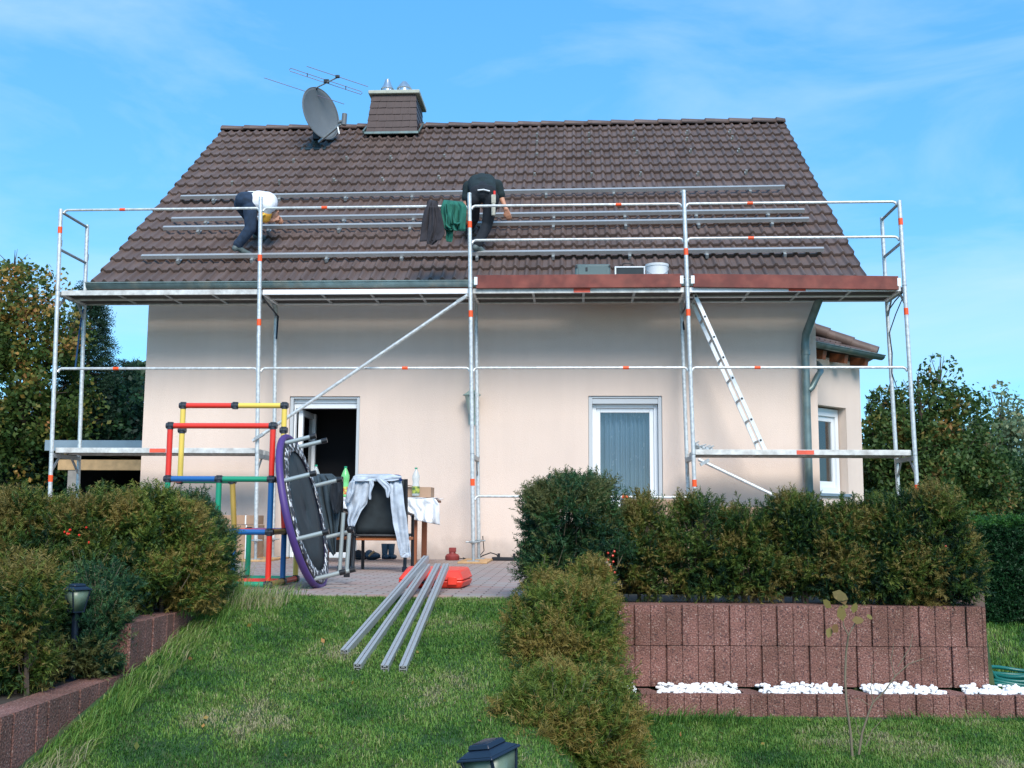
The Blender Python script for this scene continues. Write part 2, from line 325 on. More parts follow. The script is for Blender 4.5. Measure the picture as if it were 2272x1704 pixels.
# glass
def glassmat(name, tintc, mixf):
    m = bpy.data.materials.new(name); m.use_nodes = True; nt = m.node_tree; L = nt.links
    for n in list(nt.nodes):
        if n.type != 'OUTPUT_MATERIAL': nt.nodes.remove(n)
    o = [n for n in nt.nodes][0]; tr = nt.nodes.new('ShaderNodeBsdfTransparent'); tr.inputs[0].default_value = (*tintc, 1)
    g = nt.nodes.new('ShaderNodeBsdfGlossy'); g.inputs['Roughness'].default_value = .02
    fr = nt.nodes.new('ShaderNodeFresnel'); fr.inputs[0].default_value = 1.5; ad = nt.nodes.new('ShaderNodeMath'); ad.operation = 'ADD'; ad.inputs[1].default_value = mixf
    ms = nt.nodes.new('ShaderNodeMixShader'); L.new(fr.outputs[0], ad.inputs[0]); L.new(ad.outputs[0], ms.inputs[0]); L.new(tr.outputs[0], ms.inputs[1]); L.new(g.outputs[0], ms.inputs[2]); L.new(ms.outputs[0], o.inputs[0]); return m
M['glass'] = glassmat('window_glass', (.85, .92, .92), .12)
M['pet_clear'] = mat('clear_bottle', (.62, .66, .65), .15); M['pet_clear'].node_tree.nodes['Principled BSDF'].inputs['Alpha'].default_value = .55
M['pet_green'] = mat('green_bottle', (.20, .62, .22), .15); M['pet_green'].node_tree.nodes['Principled BSDF'].inputs['Alpha'].default_value = .85
M['curtain'] = mat('grey_curtain', (.33, .43, .52), .9, col2=(.60, .66, .70), c2s=11, c2t=(.64, .68))
# foliage
YEW = [(0, (.005, .022, .014)), (.38, (.018, .055, .016)), (.66, (.062, .112, .018)), (.9, (.14, .17, .03)), (1, (.19, .15, .04))]  # yew ramps: low end holds shade between fronds, high end the bright tips
M['yew'] = leafmat('yew_needles', YEW)
M['yew_dark'] = leafmat('dark_yew_needles', [(0, (.004, .024, .018)), (.5, (.020, .070, .032)), (.85, (.058, .135, .042)), (1, (.11, .12, .04))])
M['yew_gold'] = leafmat('golden_yew_needles', [(0, (.006, .024, .013)), (.32, (.026, .066, .015)), (.62, (.095, .15, .022)), (.9, (.19, .22, .04)), (1, (.25, .19, .05))])
M['maple'] = leafmat('autumn_leaves', [(0, (.03, .075, .018)), (.45, (.075, .12, .025)), (.65, (.20, .19, .04)), (.85, (.42, .24, .06)), (1, (.52, .22, .10))])
M['spruce'] = leafmat('spruce_needles', [(0, (.008, .03, .018)), (1, (.03, .075, .035))])
M['cherry'] = leafmat('cherry_leaves', [(0, (.022, .06, .018)), (.6, (.075, .135, .032)), (.85, (.20, .17, .045)), (1, (.30, .16, .05))])
M['birch'] = leafmat('birch_leaves', [(0, (.10, .17, .10)), (.6, (.19, .26, .14)), (1, (.26, .21, .11))])  # pale stops put the distance haze into the leaf colour
M['thuja'] = leafmat('thuja_sprays', [(0, (.008, .035, .014)), (.7, (.016, .075, .018)), (1, (.05, .15, .02))])
M['grassb'] = leafmat('grass_blades', [(0, (.022, .085, .018)), (.3, (.065, .170, .028)), (.62, (.14, .27, .045)), (.87, (.24, .31, .08)), (1, (.38, .34, .20))], .5, .3)
M['grassbase'] = mat('lawn_soil', (.018, .05, .013), .95, var=.3, vs=7, col2=(.05, .07, .02), c2s=5)
M['driedleaf'] = leafmat('sapling_leaves', [(0, (.14, .11, .03)), (.6, (.24, .20, .06)), (1, (.16, .08, .03))])
# ------------------------------------------------------------------ terrain
def sstep(a, b, x): t = np.clip((x-a)/(b-a), 0, 1); return t*t*(3-2*t)
def gz(x, y):
    x = np.asarray(x, float); y = np.asarray(y, float)
    sp = lambda t: np.log1p(np.exp(np.clip(t*7, -40, 40)))/7
    kx = sstep(4.2, 5.0, x); y0_ = -5.88+.52*kx; m_ = .215-.013*kx
    zl = np.maximum(-m_*np.log1p(np.exp(np.clip(-(y-y0_)*14, -40, 40)))/14, -1.1)-.02
    zr = np.maximum(-.64-.11*np.maximum(-6.1-y, 0), -1.1)
    far = -.64+.30*sstep(-5.5, -1.5, y)+.3*sstep(-1.5, 4, y)
    zr = np.where((x > 8.96) & (y > -5.75), far, np.where(y > -5.74+.07*(x-6.42)+.07, -.03, zr))
    z = zl+(zr-zl)*sstep(6.15, 6.5, x)
    z = np.where((x < 3.93), np.where(y > -7.15, -.03, np.maximum(-.29-.25*np.maximum(-9-y, 0), -1.1)), z)
    z = np.where((y > -5.2) & (x > -1) & (x < 9.02), -.03, z)
    return z
xs = np.concatenate([-np.geomspace(700, 3, 22)+0, np.arange(-2.5, 1.6, .5), np.arange(1.6, 11, .07), np.arange(11, 16, .4), 16+np.geomspace(1, 700, 22)])
ys = np.concatenate([-12-np.geomspace(300, 1, 12), np.arange(-12.6, -8.6, .3), np.arange(-8.6, -4.6, .06), np.arange(-4.6, 14, .5), 14+np.geomspace(1, 900, 22)])
xs.sort(); ys.sort(); GX, GY = np.meshgrid(xs, ys); V = np.c_[GX.ravel(), GY.ravel(), gz(GX, GY).ravel()]
nx, ny = len(xs), len(ys); I = np.arange((ny-1)*nx).reshape(ny-1, nx)[:, :-1].ravel(); F = np.c_[I, I+1, I+nx+1, I+nx]
g = npmesh('ground', V, F, M['grassbase'], smooth=True); tag(g, 'green lawn ground sloping down from the terrace', None, kind='structure')
mb = MB().box((-1, -5.18, -.12), (6.25, 1.08, 0)).box((6.25, -4.3, -.12), (9.4, 1.08, -.004))
t_ = mb.build('terrace_paving', M['pave'], org=(0, 0, 0)); tag(t_, 'paved terrace of grey and reddish pavers along the house', None, kind='structure')
t_ = MB().box((2.0, -9.4, -.5), (3.9, -7.14, -.283)).box((2.0, -7.1, -.3), (3.9, -5.6, -.022)).build('bed_soil', M['soil'], org=(3, -7, -.3)); tag(t_, 'dark soil of the left planting bed', None, kind='structure')
t_ = MB().box((6.45, -5.55, -.3), (8.9, -4.6, -.018)).build('bed_soil', M['soil'], org=(7.7, -5, -.3)); tag(t_, 'dark soil under the right hedge', None, kind='structure')
# ------------------------------------------------------------------ house
XL, XR, YW, YB = .689, 9.4265, 1.08, 9.72; WT = EZ-.05
house = thing('house', 'cream rendered house with brown tiled roof, chimney and two front windows', 'house', (5, 5.4, 0))
dX0, dX1, dZ1 = 2.632, 3.56, 2.085; wX0, wX1, wZ0, wZ1 = 6.523, 7.464, .62, 2.091
T = .32; mb = MB()
mb.box((XL, YW, 0), (dX0, YW+T, WT)).box((dX1, YW, 0), (wX0, YW+T, WT)).box((wX1, YW, 0), (XR, YW+T, WT))
mb.box((dX0, YW, dZ1), (dX1, YW+T, WT)).box((wX0, YW, wZ1), (wX1, YW+T, WT)).box((wX0, YW, 0), (wX1, YW+T, wZ0))
mb.box((XL, YW+T, 0), (XL+T, YB, WT)).box((XR-T, YW+T, 0), (XR, YB, WT)).box((XL+T, YB-T, 0), (XR-T, YB, WT))
RY, RZ = 5.4, EZ+4.8*TP; gz0 = EZ+(YW-EY)*TP-.16
for x0 in (XL, XR-T): mb.prism([(x0, YW, WT), (x0, YB, WT), (x0, YB, gz0), (x0, RY, RZ-.16), (x0, YW, gz0)][::-1], (T, 0, 0))
mb.build('wall', M['stucco'], house, smooth=False)
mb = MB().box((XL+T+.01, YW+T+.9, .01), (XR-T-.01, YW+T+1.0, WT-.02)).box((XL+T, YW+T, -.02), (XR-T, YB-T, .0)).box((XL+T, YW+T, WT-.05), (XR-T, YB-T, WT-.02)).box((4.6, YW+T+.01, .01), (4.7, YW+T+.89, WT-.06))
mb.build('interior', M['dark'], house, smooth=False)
# plinth line
# roof front slope with real tiles
RX0, RX1 = .11, 9.95; nh = int(round((RX1-RX0)/PIT)); spp = 14; X = np.linspace(RX0, RX1, nh*spp+1)
u = ((X-RX0)/PIT) % 1.0
def prof(u): return np.where(u < .46, .034*np.abs(np.sin(math.pi*u/.46))**1.2, 0)-.012*np.exp(-((u-.54)/.035)**2)
PR = prof(u); Vs = []; Fs = []; base = 0; n = len(X)
def rp(x, s, h): return np.c_[x, np.full_like(x, EY)+s*CP-h*SP, np.full_like(x, EZ)+s*SP+h*CP]
for i in range(18):
    s0 = i*ROW; s1 = (i+1)*ROW+.03; jit = .003*np.interp(np.floor((X-RX0)/(PIT*2)), np.arange(60), rng.normal(0, 1, 60))
    rows = [(s0+.006, PR*.8-.016), (s0, PR+.034+jit), (s0+.004, PR+.044+jit), (s1, PR+.0+jit*0)]
    for s, h in rows: Vs.append(rp(X, s+np.zeros(n), h))
    for k in range(3):
        a = base+k*n+np.arange(n-1); Fs.append(np.c_[a, a+1, a+n+1, a+n])
    base += 4*n
roof = npmesh('roof', np.concatenate(Vs), np.concatenate(Fs), M['tile'], house)
sharp(roof.data, 50)
mb = MB()   # back slope, verge undersides and soffit, a closed slab below the tiles
def slab(y0, z0, y1, z1, th, xa, xb): mb.hexa([(xa, y0, z0-th), (xb, y0, z0-th), (xb, y1, z1-th), (xa, y1, z1-th), (xa, y0, z0), (xb, y0, z0), (xb, y1, z1), (xa, y1, z1)])
slab(EY+.03, EZ-.0, RY, RZ-.03, .10, RX0+.03, RX1-.03)
mb.build('roof_deck', M['rafter'], roof, smooth=False)
mb = MB(); slab(RY, RZ, 2*RY-EY, EZ, .13, RX0, RX1); mb.build('back_slope', M['tile'], roof, smooth=False)
mb = MB()
for k in range(25):
    x0 = RX0-.01+k*.405; x1 = min(x0+.43, RX1+.02)
    if x0 > RX1: break
    b0 = len(mb.v); seg = 8
    for xx, rr_, dz in ((x0, .115, .012), (x1, .10, 0)):
        for j in range(seg+1):
            a = math.pi*j/seg; mb.v.append((xx, RY-math.cos(a)*rr_*1.15, RZ-.035+dz+math.sin(a)*rr_))
    for j in range(seg): mb.f.append((b0+j, b0+j+1, b0+seg+1+j+1, b0+seg+1+j))
    mb.f.append(tuple(b0+j for j in range(seg+1)))
mb.build('ridge_cap', M['tile'], roof, solid=.014, ang=60)
# hooks left bare on the tiles
HK = [(1064, 294), (1160, 294), (1272, 292), (1368, 289), (1484, 288), (1577, 286), (1062, 308), (1160, 310), (1273, 306), (1370, 303), (1484, 303), (1582, 300),
      (538, 351), (635, 350), (749, 344), (844, 343), (960, 340), (1060, 338), (1160, 337), (1275, 333), (1376, 331), (1492, 328), (1596, 327),
      (502, 398), (604, 395), (722, 392), (826, 390), (948, 386), (1155, 380), (1278, 380), (1384, 378), (1508, 377), (1612, 374)]
hk0 = None
for (x, y) in HK:
    p = roofpt(x, y, .05)
    if hk0 is None:
        q = p; nrm = np.array([0, -SP, CP]); up_ = np.array([0, CP, SP])
        mb = MB().obox(q-nrm*.02+up_*.05, .03, .14, .006, (1, 0, 0), up_, nrm).obox(q+nrm*.01-up_*.02, .032, .006, .07, (1, 0, 0), up_, nrm).obox(q+nrm*.045+up_*.01, .034, .03, .006, (1, 0, 0), up_, nrm)
        hk0 = mb.build('roof_hook', mat('dull_hook_steel', (.30, .30, .28), .5, .3), roof); base_p = p
    else:
        c = hk0.copy(); scn.collection.objects.link(c); c.parent = roof; c.location = Vector(p-base_p)
# gutter
def gutter(name, a, b, r, parent, m):
    a, b = np.array(a, float), np.array(b, float); t = (b-a)/np.linalg.norm(b-a); s_ = np.cross(t, (0, 0, 1)); s_ /= np.linalg.norm(s_); mb = MB(); N_ = 10
    def fn(u, v): an = math.pi*(v*1.0); return a+(b-a)*u+s_*r*math.cos(an)-np.array([0, 0, 1])*r*math.sin(an)
    mb.grid(fn, 2, N_); o = mb.build(name, m, parent, solid=.004, ang=60)
    mb2 = MB().tube(a+s_*(r+.004), b+s_*(r+.004), .009, 8); 
    for e in (a, b): mb2.prism([tuple(e+s_*r*math.cos(math.pi*k/8)-np.array([0, 0, 1])*r*math.sin(math.pi*k/8)) for k in range(9)], t*.004)
    mb2.build('gutter_bead', m, o); return o
gutter('gutter', (RX0-.02, EY-.05, EZ-.0), (RX1+.02, EY-.05, EZ-.0), .07, house, M['zinc'])
# downpipe
p0 = D(1775, 640, .62); mb = MB()
top = D(1772, 640, .60); bend = np.array([*(D(1741, 730, .95))[:1], .97, D(1741, 730, .97)[2]]); low = D(1749, 1090, .98); 
mb.path([top+(.0, 0, .12), top, D(1741, 722, .96), D(1739, 745, .97), D(1743, 900, .98), np.array([D(1749, 1080, .98)[0], .98, .02])], .05, 16)
dp = mb.build('downpipe', M['zinc'], house, ang=60)
mb = MB(); q = D(1740, 762, .97); MB().tube(q-(0, 0, .03), q+(0, 0, .03), .058, 16).build('pipe_clip', M['zinc'], dp); q = D(1749, 1065, .98); MB().tube(q-(0, 0, .012), q+(0, 0, .012), .056, 16).build('pipe_clip', M['zinc'], dp)
mb = MB(); a = D(1746, 835, .97); mb.path([a+(0, 0, -.05), a+(.05, .02, -.01), D(1766, 812, 1.0), D(1773, 802, 1.25), D(1771, 792, 1.6), D(1765, 785, 2.0)], .038, 14)
mb.build('branch_pipe', M['zinc'], dp, ang=60)
# terrace door (open) and window
def frame_set(nm, x0, x1, z0, z1, y, parent, fw=.075, depth=.07):
    fr = MB().box((x0, y, z0), (x0+fw, y+depth, z1)).box((x1-fw, y, z0), (x1, y+depth, z1)).box((x0+fw, y, z1-fw), (x1-fw, y+depth, z1)).box((x0+fw, y, z0), (x1-fw, y+depth, z0+fw))
    return fr.build(nm, M['white'], parent, bevel=.006)
door = MB().box((dX0+.002, YW+.10, 0), (dX0+.06, YW+.18, dZ1-.08)).box((dX1-.06, YW+.10, 0), (dX1-.002, YW+.18, dZ1-.08)).box((dX0+.06, YW+.10, dZ1-.15), (dX1-.06, YW+.18, dZ1-.08)).box((dX0+.002, YW+.08, dZ1-.08), (dX1-.002, YW+.2, dZ1-.002)).box((dX0+.06, YW+.10, 0.0), (dX1-.06, YW+.18, .07)).build('terrace_door', M['white'], house, bevel=.005)
MB().box((dX0+.004, YW+.02, 0.01), (dX0+.045, YW+.099, dZ1-.004)).box((dX1-.045, YW+.02, 0.01), (dX1-.004, YW+.099, dZ1-.004)).box((dX0+.045, YW+.02, dZ1-.03), (dX1-.045, YW+.05, dZ1-.004)).build('shutter_rail', M['shut'], door, bevel=.004)
# leaf swung inwards, hinged left
lx = dX0+.075
MB().box((lx, YW+.19, .05), (lx+.06, YW+.26, 1.93)).box((lx+.02, YW+.80, .05), (lx+.08, YW+.87, 1.93)).box((lx+.01, YW+.26, .05), (lx+.06, YW+.80, .13)).box((lx+.01, YW+.26, 1.85), (lx+.06, YW+.80, 1.93)).build('door_leaf', M['white'], door, bevel=.005)
MB().box((lx+.025, YW+.26, .13), (lx+.035, YW+.80, 1.85)).build('door_glass', M['glass'], door)
win = frame_set('window', wX0+.05, wX1-.05, wZ0+.03, wZ1-.10, YW+.10, house, .05)
frame_set('sash', wX0+.10, wX1-.10, wZ0+.08, wZ1-.15, YW+.125, win, .055, .06)
MB().box((wX0+.154, YW+.15, wZ0+.134), (wX1-.154, YW+.158, wZ1-.204)).build('pane', glassmat('clear_window_glass', (.88, .92, .94), .05), win)
MB().box((wX0+.003, YW+.02, wZ0), (wX0+.05, YW+.10, wZ1-.003)).box((wX1-.05, YW+.02, wZ0), (wX1-.003, YW+.10, wZ1-.003)).box((wX0+.05, YW+.03, wZ1-.10), (wX1-.05, YW+.17, wZ1-.035)).box((wX0+.05, YW+.02, wZ1-.03), (wX1-.05, YW+.05, wZ1-.003)).build('shutter_rail', M['shut'], win, bevel=.004)
MB().box((wX0-.02, YW-.03, wZ0-.025), (wX1+.02, YW+.1, wZ0-.002)).build('sill', M['zinc_flash'], win)
cw = wX1-wX0-.26
def cfn(u, v):
    ph = u*2*math.pi*11+1.2*math.sin(u*9); return (wX0+.13+cw*u, YW+.30+.034*math.sin(ph)+.016*math.sin(ph*.37+v), wZ1-.18-(wZ1-wZ0-.22)*v)
MB().grid(cfn, 260, 4).build('curtain', M['curtain'], win, ang=80)
# wall lamp
lp = D(1020, 852, .97)
mb = MB(); lx_, ly_, lz_ = lp[0], .93, lp[2]
mb.lathe((lx_, ly_, lz_-.02), [(.115, 0), (.118, .012), (.085, .03), (.04, .062), (.012, .09), (.012, .12)], 8).lathe((lx_, ly_, lz_-.24), [(.02, -.05), (.035, 0), (.045, .015), (.088, .21), (.092, .218)], 6)
wlamp = mb.build('wall_lamp', M['walllamp'], house, ang=30)
MB().tube((lx_, ly_, lz_-.29), (lx_, YW-.01, lz_-.31), .012).box((lx_-.05, YW-.02, lz_-.38), (lx_+.05, YW, lz_-.22)).build('bracket', M['walllamp'], wlamp)
# chimney
chb = [(2.775, 3.66, 4.9, 5.78, 7.05), (2.86, 3.62, 4.95, 5.72, 7.765)]
ch = MB(); nC = 6
for k in range(nC):
    def lerp(i, t): return chb[0][i]+(chb[1][i]-chb[0][i])*t
    t0, t1 = k/nC, (k+1)/nC; g_ = .007
    a = [lerp(i, t0) for i in range(5)]; c = [lerp(i, t1) for i in range(5)]
    ch.hexa([(a[0]-g_, a[2]-g_, a[4]), (a[1]+g_, a[2]-g_, a[4]), (a[1]+g_, a[3]+g_, a[4]), (a[0]-g_, a[3]+g_, a[4]), (c[0], c[2], c[4]), (c[1], c[2], c[4]), (c[1], c[3], c[4]), (c[0], c[3], c[4])])
    # slate joints as thin raised scales
    ns = 6
    for j in range(ns):
        f0 = (j+.15*(k % 3))/ns; f1 = f0+1/ns-.008
        if f1 > 1: f1 = 1
        xa, xb = a[0]+(a[1]-a[0])*f0, a[0]+(a[1]-a[0])*f1; xc, xd = c[0]+(c[1]-c[0])*f0, c[0]+(c[1]-c[0])*f1; hh = .004+.004*random.random()
        ch.hexa([(xa, a[2]-g_-hh, a[4]-.008), (xb, a[2]-g_-hh-.002, a[4]-.012*random.random()), (xb, a[2]-g_+.002, a[4]), (xa, a[2]-g_+.002, a[4]), (xc, c[2]-.003, c[4]), (xd, c[2]-.003, c[4]), (xd, c[2]+.002, c[4]), (xc, c[2]+.002, c[4])])
chim = ch.build('chimney', M['slate'], house, smooth=False)
MB().box((2.80, 4.89, 7.765), (3.69, 5.80, 7.83)).build('chimney_cap', M['conc'], chim, bevel=.012)
for cx, r0 in ((3.06, .085), (3.36, .10)):
    MB().lathe((cx, 5.3, 7.845), [(r0*1.1, 0), (r0*1.1, .15), (r0*1.35, .16), (r0*1.2, .19), (r0*.85, .24), (r0*.62, .30 if r0 < .09 else .265), (r0*.45, .34 if r0 < .09 else .29)], 18).build('chimney_cowl', M['steel'], chim)
pb = roofpt(792, 290, .04)
MB().box((2.75, 4.855, 7.03), (3.69, 4.89, 7.075)).bar((3.70, 4.84, 7.06), (3.70, 5.4, 7.42), .02, .04).bar((2.74, 4.84, 7.06), (2.74, 5.4, 7.42), .03, .05).build('flashing', M['zinc'], chim, bevel=.006)
# bay on the right gable
b0, b1 = D(1740, 900, 1.95), D(1865, 900, 3.0); b0 = np.array([9.43, 1.97, 0]); b1 = np.array([10.47, 3.0, 0]); bt_ = 2.78
bay = MB(); dv = (b1-b0)/np.linalg.norm(b1-b0); nv_ = np.array([dv[1], -dv[0], 0]); LB = np.linalg.norm(b1-b0)
def bp(s, out, z): q = b0+dv*s+nv_*out; return (q[0], q[1], z)
def bpan(s0, s1, z0, z1, o0=-.3, o1=0): return [bp(s0, o1, z0), bp(s1, o1, z0), bp(s1, o0, z0), bp(s0, o0, z0), bp(s0, o1, z1), bp(s1, o1, z1), bp(s1, o0, z1), bp(s0, o0, z1)]
ws0, ws1, wz0, wz1 = .26, 1.07, .86, 2.10
for q in ((-.1, ws0, 0, bt_), (ws1, LB, 0, bt_), (ws0, ws1, 0, wz0), (ws0, ws1, wz1, bt_)): bay.hexa(bpan(*q))
bay.box((b1[0]-.3, b1[1]+.02, 0), (b1[0], b1[1]+3.2, bt_)).box((XR+.005, b1[1]+3.0, 0), (b1[0]-.31, b1[1]+3.2, bt_))
bw = bay.build('bay_wall', M['stucco'], house, smooth=False)
wmb = MB()
for q in ((ws0+.02, ws0+.09, wz0+.03, wz1-.02), (ws1-.09, ws1-.02, wz0+.03, wz1-.02), (ws0+.09, ws1-.09, wz1-.13, wz1-.02), (ws0+.09, ws1-.09, wz0+.03, wz0+.12)): wmb.hexa(bpan(*q, -.2, -.12))
for q in ((ws0+.09, ws0+.15, wz0+.12, wz1-.13), (ws1-.15, ws1-.09, wz0+.12, wz1-.13), (ws0+.15, ws1-.15, wz1-.20, wz1-.13), (ws0+.15, ws1-.15, wz0+.12, wz0+.2)): wmb.hexa(bpan(*q, -.2, -.15))
bwin = wmb.build('window', M['white'], bw, bevel=.005)
MB().hexa(bpan(ws0+.15, ws1-.15, wz0+.2, wz1-.20, -.18, -.172)).build('pane', M['glass'], bw)
MB().hexa(bpan(ws0-.02, ws1+.02, wz0-.01, wz0+.028, -.12, .04)).build('sill', M['zinc_flash'], bw)
mb = MB().grid(lambda u, v: bp(ws0+.35+.3*u*(.35+.65*abs(v-.45))+.1, -.42+.02*math.sin(u*30), wz1-.3-(1.0)*v), 24, 10); mb.build('yellow_curtain', mat('yellow_curtain', (.45, .30, .08), .9, var=.2), bw, ang=80)
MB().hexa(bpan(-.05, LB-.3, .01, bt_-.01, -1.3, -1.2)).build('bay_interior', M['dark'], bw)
# bay roof: tiled hip slope, ridge tiles, gutter, rafters
ev0 = np.array([9.30, 1.52, 2.87]); ev1 = ev0+dv*1.93
tt = MB(); nt_ = 14
hip_top0 = np.array([9.45, 2.6, 3.38])
def brf(u, v):
    a = ev0+(ev1-ev0)*u; up2 = np.array([-nv_[0], -nv_[1], .42]); q = a+up2*(v*1.0)
    h = float(prof(np.array([(u*nt_) % 1.0]))[0]); return q+np.array([0, 0, h*1.1])
for k in range(3):
    v0, v1 = k/3*.95, (k+1)/3*.95+.03
    tt.grid(lambda u, v: brf(u*(1-.45*(v0+(v1-v0)*v)), v0+(v1-v0)*v)+np.array([0, 0, .022*(1-v)]), nt_*8, 1)
br = tt.build('bay_roof', M['tile'], house, solid=.012, ang=60)
mb = MB(); h0 = brf(1.0, 0)+(0.02, 0, .03); h1 = np.array([9.43, 3.3, 3.52])
for k in range(4):
    a = h0+(h1-h0)*(k/4); c = h0+(h1-h0)*((k+1)/4+.03); mb.path([a+(0, 0, .012), c], .10, 12, .088)
mb.build('hip_cap', M['tile'], br, ang=60)
mb = MB().prism([tuple(ev1), (ev1[0], 6.2, 2.87), (9.45, 6.2, 3.5), tuple(h1)], (0, 0, -.03)); mb.build('side_slope', M['tile'], br, smooth=False)
gutter('bay_gutter', ev0+np.array([nv_[0], nv_[1], 0])*.06+(0, 0, .0), ev1+np.array([nv_[0], nv_[1], 0])*.06+dv*.05, .062, house, M['zinc'])
mb = MB()
for s in (.18, .72, 1.25):
    a = b0+dv*s; MB().bar((a[0], a[1], bt_+.01), (a[0]+nv_[0]*.24, a[1]+nv_[1]*.24, bt_-.04), .085, .12).build('rafter_end', M['rafter'], br, smooth=False)
# ------------------------------------------------------------------ satellite dish with aerial
dsh = thing('satellite_dish', 'round grey satellite dish with aerial above it, on the roof left of the chimney', 'satellite dish', roofpt(676, 330, 0))
A5 = lambda x, y, Y: at(600+x/6.144, 130+y/6.144, 1, Y)
cen = A5(690, 745, 4.42); nd = np.array([.80, -.50, .12]); nd /= np.linalg.norm(nd)
ud = np.array([-.10, 0, 1.]); ud -= nd*ud.dot(nd); ud /= np.linalg.norm(ud); sdv = np.cross(ud, nd)
def dfn(u, v): r = .43*u; a = 2*math.pi*v; return cen+r*(ud*math.cos(a)*1.04+sdv*math.sin(a)*.98)+nd*(.09*(u*u)-.09)
MB().grid(dfn, 10, 40).build('dish', M['dish'], dsh, solid=.008, ang=80, weld=1)
MB().path([cen+.43*(ud*math.cos(a)*1.04+sdv*math.sin(a)*.98) for a in np.linspace(0, 2*math.pi, 41)], .008, 6).build('rim', M['dish'], dsh)
bot = cen-ud*.44; lnb = A5(985, 850, 4.05)
MB().bar(bot-nd*.12-ud*.03, lnb+(-.03, 0, -.05), .03, .035).build('arm', M['galv_dull'], dsh)
MB().tube(lnb+(-.07, .0, -.02), lnb+(.02, 0, .0), .028).tube(lnb+(.02, 0, -.07), lnb+(.03, 0, .12), .043, 14).build('receiver', M['dish'], dsh)
MB().tube(lnb+(-.08, 0, -.10), lnb+(-.05, 0, -.22), .012, 8).build('bracket', M['white'], dsh)
rb = roofpt(681, 318, .0)
MB().path([rb, rb+(0, -.03, .25), cen-nd*.14-ud*.10], .028, 12).build('mast', M['galv_dull'], dsh)
MB().box(rb+(-.02, -.12, .1)-(.0, 0, 0), rb+(.10, .04, .30)).build('mount_clamp', M['black'], dsh, bevel=.01)
up_ = np.array([0, CP, SP]); nrm = np.array([0, -SP, CP])
MB().lathe(rb-nrm*.0, [(.16, 0), (.13, .03), (.07, .05), (.05, .1), (.04, .12)], 16, nrm).obox(rb-up_*.05+nrm*.03, .42, .30, .012, (1, 0, 0), up_, nrm).build('roof_flashing', mat('lead_grey', (.03, .05, .055), .6), dsh, bevel=.004)
boom0, boom1 = A5(600, 410, 4.4), A5(935, 245, 4.15)
MB().tube(boom0, boom1, .012).tube(cen+ud*.40-nd*.05, boom0, .014).build('boom', M['galv_dull'], dsh)
pk = mat('aerial_rod', (.30, .24, .33), .4, .6)
MB().tube(A5(495, 105, 4.15), A5(1330, 382, 4.15), .0055, 6).build('element', pk, dsh)
l0, l1, l2, l3 = A5(278, 130, 4.28), A5(1235, 447, 4.28), A5(1235, 488, 4.28), A5(272, 172, 4.28)
MB().path([A5(600, 238, 4.28), l1, A5(1252, 468, 4.28), l2, l3, A5(258, 150, 4.28), l0, A5(600, 238, 4.28)], .0055, 6).build('dipole', pk, dsh)
MB().tube(A5(-85, 262, 4.45), A5(1005, 620, 4.45), .0055, 6).build('element', pk, dsh)
for (x, y) in ((503, 225), (1027, 398)): MB().tube(A5(x, y-25, 4.28), A5(x, y+25, 4.28), .007, 6).build('spacer', M['black'], dsh)
for (x, y, Y, r) in ((765, 310, 4.28, .045), (915, 245, 4.15, .035), (612, 408, 4.4, .035)): MB().box(A5(x, y, Y)-(r, r*.6, r*.7), A5(x, y, Y)+(r, r*.6, r*.7)).build('junction_box', M['black'], dsh, bevel=.01)
# ------------------------------------------------------------------ scaffold
BX = [0.02, 2.57-.021, 5.14-.005, 7.71+.022, 10.28-.005]; J = 3.28
def S(x, y, z): return np.array([x-.0219*(z-1.28), y, z])
sc = thing('scaffold', 'galvanised steel scaffold of four bays standing in front of the house', 'scaffold', (5.14, .36, 0))
R_ = .0245; W = .73
tops = [4.31, 4.44, 4.46, 4.465, 4.31]
for k, x in enumerate(BX):
    for yy in (0, W):
        zt = tops[k] if yy == 0 else (4.31 if k in (0, 4) else J-.02)
        if yy == W and k not in (0, 4): zt = J-.02
        MB().tube(S(x, yy, .22), S(x, yy, zt), R_, 14).build('standard', M['galv'], sc, ang=60)
        mb = MB().tube(S(x, yy, .03), S(x, yy, .24), .018, 10).lathe(S(x, yy, .23), [(.03, 0), (.055, .008), (.055, .022), (.03, .03)], 8).box(S(x, yy, .022)-(.07, .07, 0), S(x, yy, .03)+(.07, .07, 0))
        for s_ in (-1, 1): mb.tube(S(x, yy, .245), S(x, yy, .245)+(.085*s_, -.02, 0), .009, 6)
        mb.build('base_jack', M['galv_dull'], sc)
        for zj in (1.28, J):
            if zj < zt: MB().tube(S(x, yy, zj-.004), S(x, yy, zj+.004), R_+.0035, 14).build('spigot_joint', M['galv_dull'], sc)
        for zc in (J+1.03, J+.60, 2.31, 1.85, .78):      # wedge pockets
            if zc < zt-.02: MB().box(S(x, yy, zc)+(-.013 if k else .0, .018, -.035), S(x, yy, zc)+(.013, .045, .045)).build('wedge_pocket', M['galv_dull'], sc)
    for zj in (1.28, J):
        MB().bar(S(x, .02, zj-.035), S(x, W-.02, zj-.035), .045, .05).build('transom', M['galv_dull'], sc)
        for ya, yb in ((.02, .20), (W-.02, W-.20)): MB().bar(S(x, ya, zj-.22), S(x, yb, zj-.05), .012, .035).build('gusset', M['galv_dull'], sc)
    MB().box(S(x, 0, 0)+(-.17, -.16, 0), S(x, W, 0)+(.17, .14, .022)).build('sole_board', M['pad'], sc, bevel=.004)
for k in (0, 4):
    for zz in (J+1.0, J+.52): MB().tube(S(BX[k], .0, zz), S(BX[k], W, zz), .018, 10).build('end_rail', M['galv_dull'], sc)
